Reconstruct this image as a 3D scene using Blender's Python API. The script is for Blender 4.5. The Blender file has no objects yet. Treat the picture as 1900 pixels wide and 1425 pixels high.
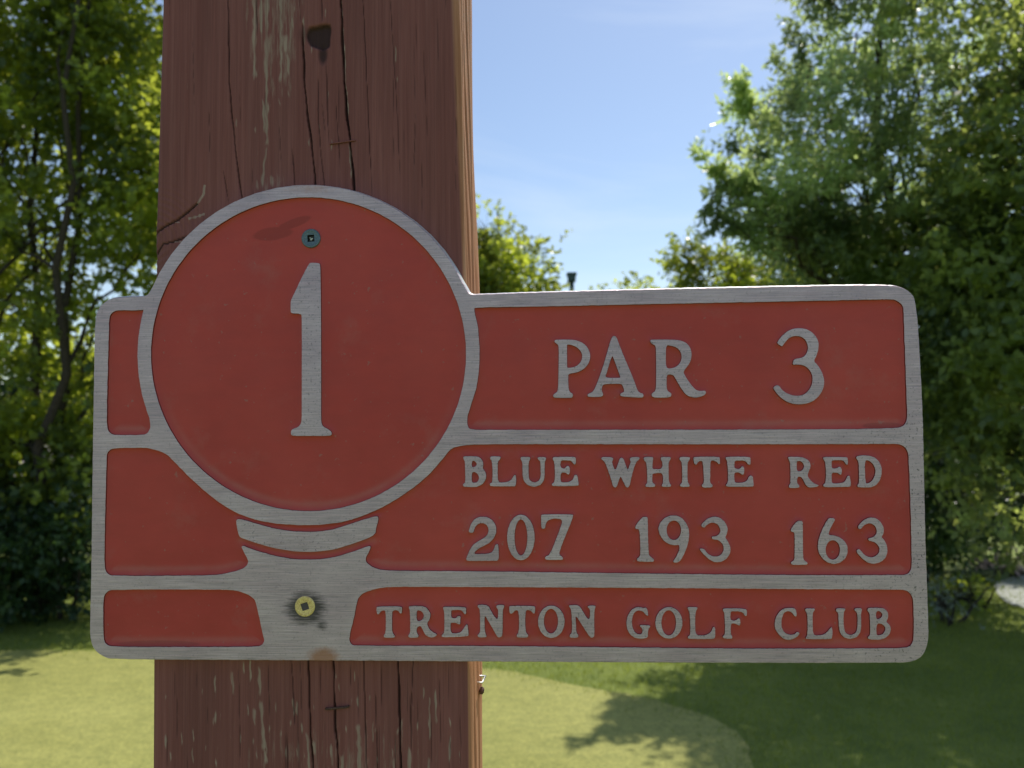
import bpy, math, random
import numpy as np
from mathutils import Vector, Matrix
from mathutils.geometry import tessellate_polygon

random.seed(7); rng = np.random.default_rng(7)
S = bpy.context.scene
C = S.collection

# ------------------------------------------------------------------ camera
F = 1491.0; PW, PH = 1900.0, 1425.0
YAW, PITCH, ROLL = math.radians(2.6), math.radians(2.8), 0.0105
CAM = np.array([0.0, 0.0, 1.6])
f_ = np.array([-math.sin(YAW)*math.cos(PITCH), math.cos(YAW)*math.cos(PITCH), math.sin(PITCH)])
r0 = np.array([math.cos(YAW), math.sin(YAW), 0.0]); u0 = np.cross(r0, f_)
r_ = r0*math.cos(ROLL) - u0*math.sin(ROLL); u_ = u0*math.cos(ROLL) + r0*math.sin(ROLL)
SY = 0.49            # plane of the sign's metal face
PY = SY + 0.0072     # front of the post
GZ = -0.6            # level of the green

def ray(px, py):
    px = np.asarray(px, float); py = np.asarray(py, float)
    return (f_[None, :] + ((px-PW/2)/F)[..., None]*r_ - ((py-PH/2)/F)[..., None]*u_)
def on_y(p, Y):
    p = np.atleast_2d(np.asarray(p, float)); d = ray(p[:, 0], p[:, 1])
    return CAM + d*((Y-CAM[1])/d[:, 1])[:, None]
def on_z(p, Z):
    p = np.atleast_2d(np.asarray(p, float)); d = ray(p[:, 0], p[:, 1])
    return CAM + d*((Z-CAM[2])/d[:, 2])[:, None]
def at(px, py, Y): return on_y([(px, py)], Y)[0]

cam = bpy.data.objects.new('camera', bpy.data.cameras.new('camera')); C.objects.link(cam)
M = Matrix(((r_[0], u_[0], -f_[0], CAM[0]), (r_[1], u_[1], -f_[1], CAM[1]), (r_[2], u_[2], -f_[2], CAM[2]), (0, 0, 0, 1)))
cam.matrix_world = M
cam.data.sensor_width = 36; cam.data.lens = 36*F/PW
cam.data.clip_start = 0.02; cam.data.clip_end = 2000
cam.data.dof.use_dof = True; cam.data.dof.focus_distance = 0.491; cam.data.dof.aperture_fstop = 12.0
S.camera = cam

# ------------------------------------------------------------------ light
SUN_AZ, SUN_EL = math.radians(25), math.radians(55)
w = bpy.data.worlds.new('World'); S.world = w; w.use_nodes = True
nt = w.node_tree; bg = nt.nodes['Background']
sky = nt.nodes.new('ShaderNodeTexSky'); sky.sky_type = 'NISHITA'; sky.sun_disc = False
sky.sun_elevation = SUN_EL; sky.sun_rotation = SUN_AZ
sky.air_density = 1.0; sky.dust_density = 0.5; sky.ozone_density = 1.0
tcw = nt.nodes.new('ShaderNodeTexCoord'); mpw = nt.nodes.new('ShaderNodeMapping'); mpw.inputs['Scale'].default_value = (1.2, 2.0, 5.0); mpw.inputs['Rotation'].default_value = (.2, .3, .5)
nzw = nt.nodes.new('ShaderNodeTexNoise'); nzw.inputs['Scale'].default_value = 1.6; nzw.inputs['Detail'].default_value = 7; nzw.inputs['Roughness'].default_value = .55; nzw.inputs['Distortion'].default_value = .6
crw = nt.nodes.new('ShaderNodeValToRGB'); crw.color_ramp.elements[0].position = .44; crw.color_ramp.elements[1].position = .80; crw.color_ramp.elements[1].color = (.45, .45, .45, 1)
mxw = nt.nodes.new('ShaderNodeMix'); mxw.data_type = 'RGBA'; mxw.inputs[7].default_value = (6.4, 7.0, 7.6, 1)      # thin cirrus
nt.links.new(tcw.outputs['Generated'], mpw.inputs[0]); nt.links.new(mpw.outputs[0], nzw.inputs['Vector']); nt.links.new(nzw.outputs['Fac'], crw.inputs[0]); nt.links.new(crw.outputs[0], mxw.inputs[0]); nt.links.new(sky.outputs[0], mxw.inputs[6])
nt.links.new(mxw.outputs[2], bg.inputs[0]); bg.inputs[1].default_value = 0.137
sun = bpy.data.objects.new('sun', bpy.data.lights.new('sun', 'SUN')); C.objects.link(sun)
sd = Vector((math.sin(SUN_AZ)*math.cos(SUN_EL), math.cos(SUN_AZ)*math.cos(SUN_EL), math.sin(SUN_EL)))
sun.rotation_euler = sd.to_track_quat('Z', 'Y').to_euler()
sun.data.energy = 4.5; sun.data.angle = math.radians(0.53); sun.data.color = (1.0, 0.95, 0.86)
S.view_settings.view_transform = 'Standard'; S.view_settings.look = 'None'
S.view_settings.gamma = 1; S.view_settings.exposure = 0.05
S.cycles.max_bounces = 8; S.cycles.transparent_max_bounces = 8
try: S.cycles.use_denoising = True
except Exception: pass

# ------------------------------------------------------------------ objects
def thing(name, label, cat, loc=(0, 0, 0), group=None):
    o = bpy.data.objects.new(name, None); C.objects.link(o); o.location = loc
    o.empty_display_size = 0.05; o['label'] = label; o['category'] = cat
    if group: o['group'] = group
    return o
def base_of(p):
    b = Vector((0, 0, 0))
    while p is not None: b += p.location; p = p.parent
    return np.array(b)
def link(name, me, mats, parent=None, smooth=False):
    for m in (mats if isinstance(mats, (list, tuple)) else [mats]): me.materials.append(m)
    if smooth: me.polygons.foreach_set('use_smooth', np.ones(len(me.polygons), bool))
    o = bpy.data.objects.new(name, me); C.objects.link(o)
    if parent is not None: o.parent = parent
    return o
def mesh_np(name, V, Fc, mats, parent=None, smooth=False, mi=None, attrs=None):
    """V Nx3 world, Fc list of faces or MxK array"""
    V = np.asarray(V, float) - base_of(parent)
    me = bpy.data.meshes.new(name)
    if isinstance(Fc, np.ndarray):
        n, k = Fc.shape
        me.vertices.add(len(V)); me.vertices.foreach_set('co', V.astype(np.float32).ravel())
        me.loops.add(n*k); me.loops.foreach_set('vertex_index', Fc.astype(np.int32).ravel())
        me.polygons.add(n); me.polygons.foreach_set('loop_start', np.arange(0, n*k, k, dtype=np.int32))
        me.polygons.foreach_set('loop_total', np.full(n, k, np.int32))
        me.update(calc_edges=True)
    else:
        me.from_pydata([tuple(v) for v in V], [], Fc)
    if mi is not None: me.polygons.foreach_set('material_index', np.asarray(mi, np.int32))
    for an, av in (attrs or {}).items():
        a = me.attributes.new(an, 'FLOAT', 'POINT'); a.data.foreach_set('value', np.asarray(av, np.float32))
    me.validate()
    return link(name, me, mats, parent, smooth)

# ------------------------------------------------------------------ materials
def mat(name, col=(.5, .5, .5), rough=.6, metal=0.0, spec=.5):
    m = bpy.data.materials.new(name); m.use_nodes = True
    b = m.node_tree.nodes['Principled BSDF']
    b.inputs['Base Color'].default_value = (*col, 1); b.inputs['Roughness'].default_value = rough
    b.inputs['Metallic'].default_value = metal; b.inputs['Specular IOR Level'].default_value = spec
    return m, m.node_tree, b
def nd(nt, t, **kw):
    n = nt.nodes.new(t)
    for k, v in kw.items():
        if k.startswith('i_'): n.inputs[k[2:].replace('_', ' ')].default_value = v
        else: setattr(n, k, v)
    return n
def noise(nt, scale=(1, 1, 1), s=1.0, detail=4, rough=.6, off=(0, 0, 0)):
    tc = nd(nt, 'ShaderNodeTexCoord'); mp = nd(nt, 'ShaderNodeMapping')
    mp.inputs['Scale'].default_value = scale; mp.inputs['Location'].default_value = off
    nt.links.new(tc.outputs['Object'], mp.inputs[0])
    n = nd(nt, 'ShaderNodeTexNoise'); n.inputs['Scale'].default_value = s
    n.inputs['Detail'].default_value = detail; n.inputs['Roughness'].default_value = rough
    nt.links.new(mp.outputs[0], n.inputs['Vector']); return n.outputs['Fac']
def ramp(nt, src, stops):
    r = nd(nt, 'ShaderNodeValToRGB'); e = r.color_ramp.elements
    while len(e) < len(stops): e.new(0.5)
    for x, (p, c) in zip(e, stops): x.position = p; x.color = (*c, 1) if len(c) == 3 else c
    nt.links.new(src, r.inputs[0]); return r.outputs[0]
def mixc(nt, fac, a, b, mode='MIX'):
    m = nd(nt, 'ShaderNodeMix', data_type='RGBA', blend_type=mode)
    for k, v in ((0, fac), (6, a), (7, b)):
        if hasattr(v, 'links'): nt.links.new(v, m.inputs[k])
        else: m.inputs[k].default_value = v if k == 0 else (*v, 1)
    return m.outputs[2]
def math_(nt, op, a, b=None, clamp=False):
    m = nd(nt, 'ShaderNodeMath', operation=op); m.use_clamp = clamp
    for k, v in ((0, a), (1, b)):
        if v is None: continue
        if hasattr(v, 'links'): nt.links.new(v, m.inputs[k])
        else: m.inputs[k].default_value = v
    return m.outputs[0]
def bump(nt, b, h, strength=.3, dist=.001, prev=None):
    n = nd(nt, 'ShaderNodeBump'); n.inputs['Strength'].default_value = strength; n.inputs['Distance'].default_value = dist
    nt.links.new(h, n.inputs['Height'])
    if prev is not None: nt.links.new(prev, n.inputs['Normal'])
    if b is not None: nt.links.new(n.outputs[0], b.inputs['Normal'])
    return n.outputs[0]
def attr(nt, name):
    a = nd(nt, 'ShaderNodeAttribute', attribute_name=name); return a.outputs['Fac']

def metal_material(name, stains=False):
    m, nt, b = mat(name, rough=.45, metal=.35)
    L = nt.links
    br = noise(nt, (42, 1, 1500), 1.0, 3, .75)
    br2 = noise(nt, (9, 1, 2600), 1.0, 2, .6, (3, 0, 7))
    cloud = noise(nt, (1, 1, 1.6), 22.0, 6, .68, (1, 4, 2))
    pit = noise(nt, (1, 1, 1), 700.0, 3, .7)
    c1 = ramp(nt, br, [(.22, (.37, .29, .32)), (.5, (.56, .425, .47)), (.78, (.78, .59, .64))])
    c2 = mixc(nt, .55, c1, ramp(nt, br2, [(.3, (.36, .36, .36)), (.7, (.62, .62, .62))]), 'OVERLAY')
    c3 = mixc(nt, .75, c2, ramp(nt, cloud, [(.3, (.37, .385, .40)), (.7, (.60, .60, .58))]), 'OVERLAY')
    pm = ramp(nt, pit, [(.58, (0, 0, 0)), (.68, (1, 1, 1))])
    worn = attr(nt, 'worn')
    c4 = mixc(nt, math_(nt, 'MULTIPLY', pm, math_(nt, 'MULTIPLY_ADD', worn, .8, True) if False else math_(nt, 'ADD', math_(nt, 'MULTIPLY', worn, .65), .30)), c3, (.09, .09, .085))
    st = attr(nt, 'grime'); gn = noise(nt, (90, 1, 900), 1.0, 3, .7, (8, 1, 1))
    gf = ramp(nt, math_(nt, 'ADD', st, math_(nt, 'MULTIPLY', math_(nt, 'SUBTRACT', gn, .5), 1.1)), [(.36, (0, 0, 0)), (.78, (1, 1, 1))])
    c5 = mixc(nt, math_(nt, 'MULTIPLY', gf, .85), c4, (.028, .027, .027))
    ru = attr(nt, 'rust'); rn = noise(nt, (1, 1, 1), 260.0, 4, .7, (2, 2, 2))
    rf = ramp(nt, math_(nt, 'ADD', ru, math_(nt, 'MULTIPLY', math_(nt, 'SUBTRACT', rn, .5), .9)), [(.22, (0, 0, 0)), (.95, (1, 1, 1))])
    c6 = mixc(nt, math_(nt, 'MULTIPLY', rf, .75), c5, (.40, .15, .06))
    L.new(c6, b.inputs['Base Color'])
    L.new(math_(nt, 'ADD', math_(nt, 'MULTIPLY', br, .25), .34), b.inputs['Roughness'])
    n1 = bump(nt, None, br, .35, .0004); bump(nt, b, pit, .18, .0003, n1)
    return m
METAL = metal_material('brushed_aluminium')
EDGE, nt, b = mat('sign_edge_metal', (.78, .78, .77), .38, .35)
n1 = noise(nt, (1, 1, 1), 500, 3); bump(nt, b, n1, .3, .0004)

PAINT, nt, b = mat('red_enamel', (.20, .03, .022), .5, 0, .32)
n1 = noise(nt, (1, 1, 1), 9.0, 5, .6); n2 = noise(nt, (1, 1, 1), 1400.0, 2, .6); n3 = noise(nt, (1, 1, 2.2), 42.0, 4, .6)
c = ramp(nt, n1, [(.3, (.48, .054, .044)), (.7, (.56, .076, .060))])
c = mixc(nt, .35, c, ramp(nt, n3, [(.35, (.44, .44, .44)), (.65, (.56, .56, .56))]), 'OVERLAY')
sm = attr(nt, 'smear'); sn = noise(nt, (25, 1, 70), 1.0, 3, .6)
c = mixc(nt, math_(nt, 'MULTIPLY', ramp(nt, math_(nt, 'ADD', sm, math_(nt, 'MULTIPLY', math_(nt, 'SUBTRACT', sn, .5), .7)), [(.4, (0, 0, 0)), (.6, (1, 1, 1))]), .4), c, (.20, .03, .02))
speck = noise(nt, (1, 1, 1), 330.0, 2, .5, (5, 5, 5))
c = mixc(nt, ramp(nt, speck, [(.70, (0, 0, 0)), (.76, (.45, .45, .45))]), c, (.36, .2, .17))
sheen = attr(nt, 'pool_sheen'); dn = noise(nt, (1, 1, 1), 60.0, 5, .7, (9, 3, 1))
c = mixc(nt, math_(nt, 'MULTIPLY', sheen, math_(nt, 'MULTIPLY', dn, .42)), c, (.50, .26, .23))  # painted reflection: paler red where the enamel pools at the edges
gn_ = ramp(nt, noise(nt, (1, 1, 1), 28.0, 6, .72, (4, 6, 2)), [(.56, (0, 0, 0)), (.72, (.22, .22, .22))])
c = mixc(nt, gn_, c, (.42, .19, .16))
nt.links.new(c, b.inputs['Base Color'])
nt.links.new(math_(nt, 'ADD', math_(nt, 'MULTIPLY', n3, .3), .36), b.inputs['Roughness'])
nb = bump(nt, None, n2, .12, .0002); bump(nt, b, n3, .25, .0006, nb)

WALLP, nt, b = mat('red_enamel_edge', (.20, .022, .016), .6, 0, .2)
n1 = noise(nt, (1, 1, 1), 600, 2); bump(nt, b, n1, .2, .0003)

def wood_material():
    m, nt, b = mat('weathered_stained_wood', rough=.72, spec=.25); L = nt.links
    g1 = noise(nt, (330, 330, 7), 1.0, 5, .65); g2 = noise(nt, (1100, 1100, 16), 1.0, 3, .6, (3, 1, 2)); g3 = noise(nt, (26, 26, 3.2), 1.0, 4, .6)
    c = ramp(nt, g1, [(.22, (.205, .068, .058)), (.5, (.238, .086, .075)), (.78, (.285, .114, .10))])
    c = mixc(nt, .6, c, ramp(nt, g2, [(.3, (.40, .40, .40)), (.7, (.60, .60, .60))]), 'OVERLAY')
    c = mixc(nt, .8, c, ramp(nt, g3, [(.3, (.40, .39, .38)), (.7, (.58, .57, .56))]), 'OVERLAY')
    side = attr(nt, 'side')
    sc = ramp(nt, g1, [(.3, (.38, .15, .065)), (.55, (.55, .255, .13)), (.78, (.70, .42, .26))])  # right face coloured brighter to stand for grazing sunlight
    c = mixc(nt, side, c, sc)
    bare = attr(nt, 'bare')  # bare wood, plus the painted sunlit pallor of the right face
    t = math_(nt, 'ADD', bare, math_(nt, 'MULTIPLY', math_(nt, 'SUBTRACT', noise(nt, (420, 420, 42), 1.0, 4, .7, (7, 7, 7)), .5), 2.0))
    bf = ramp(nt, t, [(.34, (0, 0, 0)), (.95, (1, 1, 1))])
    bc = ramp(nt, g2, [(.3, (.30, .21, .16)), (.7, (.47, .35, .275))])
    c = mixc(nt, math_(nt, 'MULTIPLY', bf, .8), c, bc)
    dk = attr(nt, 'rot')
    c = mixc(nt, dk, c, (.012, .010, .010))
    L.new(c, b.inputs['Base Color'])
    n1 = bump(nt, None, g1, .35, .0008); n2 = bump(nt, None, g2, .3, .0005, n1); bump(nt, b, bf, .35, .0005, n2) if False else L.new(n2, b.inputs['Normal'])
    return m
WOOD = wood_material()

def simple(name, col, rough, metal=0, ns=200, var=.25, bs=.2, bd=.0005, spec=.5):
    m, nt, b = mat(name, col, rough, metal, spec)
    n = noise(nt, (1, 1, 1), ns, 4, .6)
    lo = tuple(x*(1-var) for x in col); hi = tuple(min(1, x*(1+var)) for x in col)
    nt.links.new(ramp(nt, n, [(.3, lo), (.7, hi)]), b.inputs['Base Color'])
    if bs: bump(nt, b, n, bs, bd)
    return m
SCREW_GREY = simple('zinc_screw', (.12, .16, .17), .42, .7, 900, .3)
SCREW_BRASS = simple('yellow_zinc_screw', (.98, .60, .24), .45, .3, 1200, .35, .4)
RECESS = simple('screw_recess', (.02, .02, .02), .5, .3, 900, .3)
BURR_GLINT = simple('recess_metal_glint', (.6, .6, .56), .5, .2, 2500, .4)
STEEL = simple('galvanised_wire', (.62, .62, .60), .35, .8, 700, .2)
RUST = simple('rusty_wire', (.10, .05, .035), .75, .2, 900, .4)

def leaf_material(name, dark, light, trans, tw=.45, gloss=.45):
    m, nt, b = mat(name, dark, gloss); L = nt.links
    r = attr(nt, 'tint')
    c = mixc(nt, r, dark, light); L.new(c, b.inputs['Base Color'])
    tr = nd(nt, 'ShaderNodeBsdfTranslucent')
    L.new(mixc(nt, r, tuple(x*.55 for x in trans), tuple(min(1, x*1.35) for x in trans)), tr.inputs['Color'])
    mx = nd(nt, 'ShaderNodeMixShader'); mx.inputs[0].default_value = tw
    L.new(b.outputs[0], mx.inputs[1]); L.new(tr.outputs[0], mx.inputs[2])
    L.new(mx.outputs[0], nt.nodes['Material Output'].inputs['Surface'])
    return m
LEAF_R = leaf_material('slender_leaf', (.055, .10, .065), (.12, .18, .085), (.58, .70, .24), .58, .33)
LEAF_L = leaf_material('broad_leaf', (.045, .092, .038), (.105, .16, .04), (.62, .68, .07), .55, .36)
LEAF_B = leaf_material('shady_leaf', (.045, .088, .055), (.10, .155, .07), (.56, .64, .14), .55, .34)
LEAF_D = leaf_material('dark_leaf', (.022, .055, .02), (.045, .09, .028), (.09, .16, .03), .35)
LEAF_Y = leaf_material('fresh_leaf', (.06, .12, .02), (.13, .19, .03), (.55, .62, .05), .5, .38)
LEAF_W = leaf_material('whitish_leaf', (.20, .25, .19), (.30, .34, .28), (.2, .26, .12), .3)
LEAF_P = leaf_material('pink_blossom', (.42, .30, .30), (.62, .48, .47), (.5, .35, .33), .3)
BARK = simple('bark', (.055, .045, .036), .9, 0, 40, .45, .8, .02, .2)

def grass_mat(name, a, bcol, s1=1.6, s2=60, bs=.5, bd=.02):
    m, nt, b = mat(name, a, .85, 0, .2)
    n1 = noise(nt, (1, 1, 1), s1, 5, .6); n2 = noise(nt, (1, 1, 1), s2, 4, .75)
    c = ramp(nt, n1, [(.3, a), (.7, bcol)])
    c = mixc(nt, .9, c, ramp(nt, n2, [(.3, (.30, .31, .28)), (.7, (.70, .69, .62))]), 'OVERLAY')
    n3 = noise(nt, (1, 1.6, 1), 7.0, 6, .75, (3, 3, 3)); c = mixc(nt, .75, c, ramp(nt, n3, [(.32, (.38, .40, .36)), (.68, (.62, .60, .54))]), 'OVERLAY')
    nt.links.new(c, b.inputs['Base Color']); bump(nt, b, n2, bs, bd); return m
GROUND = grass_mat('rough_grass', (.125, .165, .036), (.20, .235, .055))
GREEN = grass_mat('mown_green', (.25, .25, .080), (.31, .305, .108), 1.1, 45, .25, .006)
BLADE = leaf_material('grass_blade', (.11, .16, .02), (.20, .25, .05), (.42, .48, .05), .45, .6)

# ------------------------------------------------------------------ polygon helpers (photo pixels on the sign plane)
def P(s): return np.array([[float(a) for a in t.split(',')] for t in s.split()])
def chaikin(p, n=2):
    for _ in range(n):
        q = np.roll(p, -1, 0); p = np.stack([p*.75+q*.25, p*.25+q*.75], 1).reshape(-1, 2)
    return p
def ell(cx, cy, rx, ry, n=48, rot=0):
    t = np.linspace(0, 2*math.pi, n, endpoint=False); x = rx*np.cos(t); y = ry*np.sin(t)
    return np.stack([cx+x*math.cos(rot)-y*math.sin(rot), cy+x*math.sin(rot)+y*math.cos(rot)], 1)
def arc(cx, cy, r, a0, a1, n): 
    t = np.radians(np.linspace(a0, a1, n)); return np.stack([cx+r*np.cos(t), cy+r*np.sin(t)], 1)
def area(p): x, y = p[:, 0], p[:, 1]; return .5*np.sum(x*np.roll(y, -1)-np.roll(x, -1)*y)
def normals(p):                       # outward for CCW
    e = np.roll(p, -1, 0)-p; e /= np.linalg.norm(e, axis=1)[:, None]+1e-12
    n = np.stack([e[:, 1], -e[:, 0]], 1); n = n+np.roll(n, 1, 0)
    return n/(np.linalg.norm(n, axis=1)[:, None]+1e-12)
def resample(p, step):
    q = np.vstack([p, p[:1]]); d = np.r_[0, np.cumsum(np.linalg.norm(np.diff(q, axis=0), axis=1))]
    n = max(8, int(d[-1]/step)); t = np.linspace(0, d[-1], n, endpoint=False)
    return np.stack([np.interp(t, d, q[:, 0]), np.interp(t, d, q[:, 1])], 1)
def wob(p, amp, k=.16):
    n = normals(p); i = np.arange(len(p)); ph = rng.uniform(0, 6.28, 3)
    L = np.cumsum(np.linalg.norm(np.roll(p, -1, 0)-p, axis=1))
    m = round(L[-1]*k/6.28)+1
    a = amp*(.5*np.sin(6.283*m*L/L[-1]+ph[0])+.3*np.sin(6.283*(2*m+1)*L/L[-1]+ph[1])+.35*rng.standard_normal(len(p)))
    return p+n*a[:, None]
def segdist(X, Y, loops):
    """distance to closed loops and inside flag (even-odd over all loops)"""
    best = np.full(X.shape, 1e9); ins = np.zeros(X.shape, bool)
    for p in loops:
        a = p; b_ = np.roll(p, -1, 0)
        for (ax, ay), (bx, by) in zip(a, b_):
            dx, dy = bx-ax, by-ay; l2 = dx*dx+dy*dy+1e-12
            t = np.clip(((X-ax)*dx+(Y-ay)*dy)/l2, 0, 1)
            best = np.minimum(best, (X-ax-t*dx)**2+(Y-ay-t*dy)**2)
            if ay != by:
                cr = (ay > Y) != (by > Y)
                ins ^= cr & (X < (bx-ax)*(Y-ay)/(by-ay)+ax)
    return np.sqrt(best), ins

SIGN_C = at(945, 880, SY)
def to_w(p, Y=SY):
    """photo px -> x,z on sign plane, then put at depth Y (orthogonal to the face)"""
    w_ = on_y(p, SY); return np.stack([w_[:, 0], np.full(len(w_), Y), w_[:, 2]], 1)
MM = 1e-3; PXM = 0.49/F        # metres per photo px on the face
def relief(name, outer, holes, parent, rings_out, rings_in, mats, back=None, attrf=None, capmat=0):
    """cap of `outer` minus `holes` at SY; rings = [(offset_px, depth_m, material)]: skirts outside the cap"""
    V = []; Fc = []; MI = []
    loops = []
    for k, p in enumerate([outer]+list(holes)):
        p = np.asarray(p)
        if (area(p) > 0) != (k == 0): p = p[::-1]
        loops.append(p)
    cap_loops = []; idx0 = 0
    for k, p in enumerate(loops):
        rr = rings_out if k == 0 else rings_in
        n = normals(p); N = len(p)
        start = len(V)
        V.extend(to_w(p - n*0.35)); cap_loops.append([Vector((v[0], v[2], 0)) for v in V[start:]]); prev = start
        for off, dep, m_ in [(0.0, .00012, 0)]+rr:
            s = len(V); V.extend(to_w(p+n*off, SY+dep))
            for i in range(N):
                j = (i+1) % N; Fc.append((prev+i, s+i, s+j, prev+j)); MI.append(m_)
            prev = s
        if k == 0 and back:
            tri = tessellate_polygon([[Vector((v[0], v[2], 0)) for v in V[prev:prev+N]]])
            for t in tri: Fc.append(tuple(prev+q for q in t)); MI.append(back[0])
        idx0 += N
    # map cap indices
    starts = []; s = 0
    for k, p in enumerate(loops):
        starts.append(s); s += len(p)*(2+len(rings_out if k == 0 else rings_in))
    cmap = [starts[k]+i for k, p in enumerate(loops) for i in range(len(p))]
    for t in tessellate_polygon(cap_loops): Fc.append(tuple(cmap[q] for q in t)); MI.append(capmat)
    V = np.array(V)
    o = mesh_np(name, V, Fc, mats, parent, False, MI, attrf(V) if attrf else None)
    return o

# ------------------------------------------------------------------ sign data
OUT = np.vstack([P('166.7,1168 169.3,1067 171.4,886 173.3,760 176,606 178,588 182.7,572 193.7,560.3 209,553 227,551 245,550.7 265.3,550.6 274.5,546.8 279.6,539'),
    arc(572, 658.5, 315.3, 204.6, 334, 64)[0:],
    P('861.5,531 866,539 870,545 878,547 893,546.5 980,543.2 1200,537 1400,532.5 1580,529 1655.8,529.5 1668.4,532.4 1681,537 1689.5,543 1695.4,550.5 1698.5,563 1701.3,584 1704.5,620 1712,760 1714.5,880 1717.5,1014 1720.6,1100 1723,1167 1722,1190 1718,1205 1710.5,1218 1696,1227 1672.6,1229.7 1420,1230 1000,1228 700,1226 362,1224 205.5,1223 188.6,1217 175,1205.5 168.5,1190')])
RING_BOT = P('313,846 340,874.5 370,903 400,928 433.7,950 475.8,965.7 520,973 568.4,975 606,973 644,967.4 685,953 720,936.2 755,914 787.4,889 803,873 817.9,855.8 831.6,838.5')
CIRC = ell(572.3, 657.2, 292.3, 291.2, 150)
PAN_LT = np.vstack([P('202.3,600 202.8,589 206,582 211.5,577.5 218,576 264,575.9'), arc(572, 659, 317, 195.5, 158.5, 26), P('278.3,785.3 278.5,795.4 273.7,804 266,807 213,807.4 203,803.6 198.5,794 197.9,760 200,680')])
PAN_MID = np.vstack([P('193.7,1054 193.9,1000 197.5,851 198.5,841 203.6,834.5 213,831.6 261,830.7 277.5,832 292.6,835.8 305,841'),
    RING_BOT, P('838,832.6 849.5,828.2 866,825.8 898,824.7 940,824.2 1250,824.4 1560,824.4 1660,823.5 1671.8,824.9 1679.4,830 1684.6,838 1686.5,855 1689.8,940 1691,999 1692,1051 1689,1061 1683,1065.8 1672,1067.2 1440,1067 1100,1063 900,1060 720,1059 703,1056.6 689.7,1051.6 679,1043.5 678,1036 684.6,1024.6 689.5,1012'),
    P('677.9,1015 652.6,1024.6 627.4,1032 602,1037.3 568.4,1038.5 543,1037.3 517.9,1033 492.6,1027 467.4,1019 446.5,1011'),
    P('450.5,1021.3 458,1035 461.5,1043 456,1052 442,1058.5 420,1064 400,1067 362,1068 210.5,1068.7 198,1064.5')])
COLLAR = P('437.6,967.4 439,963.2 448.8,963.7 467.4,969 492.6,976.6 517.9,982.5 543,985.9 568.4,987 593.7,986.2 619,982.2 644.2,974 669.5,965.7 701,956 702.3,964 698,979 696.4,991.8 677.9,1001 652.6,1009.5 627.4,1017.9 602,1022.6 576.8,1024.3 551.6,1023.8 526.3,1020.4 501,1015.4 475.8,1007.8 455.6,1001 444.6,997.2 441.3,987.6')
PAN_PAR = np.vstack([P('879.8,570.5 980,569.3 1200,564.5 1400,560.5 1580,556.8 1655.8,555.2 1664.2,557.5 1673.5,564.8 1676.8,573 1678,620 1683.2,760 1683.4,777 1679.5,788 1669,793.5 1645,795 1560,796.5 1250,797.4 940,797.4 871.5,797.6 867.9,790.5 866.8,782 867.9,770.5 876.8,743'), P('884.5,718 888.6,690 890,660 889.5,640 887.8,615 886,602.5 882.7,589 880,574')])
PAN_LB = P('191.2,1152 191.6,1110 196.2,1099.4 207,1093.8 412.6,1093.8 437.9,1096 458,1101.9 469.5,1109.5 474.8,1118 480.4,1144.4 488.8,1183 490.4,1190 486.5,1197 477,1200 412.6,1200.4 208.8,1200.4 197,1196 192,1187')
PAN_RB = P('647.2,1184.8 657.3,1144.4 663,1113 667,1106.5 675.8,1099.8 697.7,1092.2 723,1089.3 760,1088.8 1200,1091 1600,1094 1672,1094 1683.4,1096.3 1690.5,1102 1694.2,1112 1695.7,1142 1695.4,1187 1691,1197 1681,1202 1655.8,1203 1420,1203.6 1345,1203.3 1140,1201 880,1198.2 656.4,1198.4 650.3,1194.4')
def dense(p, step=4.0, it=1): return resample(chaikin(p, it), step)
OUT = wob(dense(OUT, 4.5), .28); CIRC_ = wob(dense(CIRC, 4, 0), .22)
PANS = [wob(dense(p, 3.5), .3) for p in (PAN_LT, PAN_MID, PAN_PAR, PAN_LB, PAN_RB)]
COLLAR = wob(dense(COLLAR, 3), .2)

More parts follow.
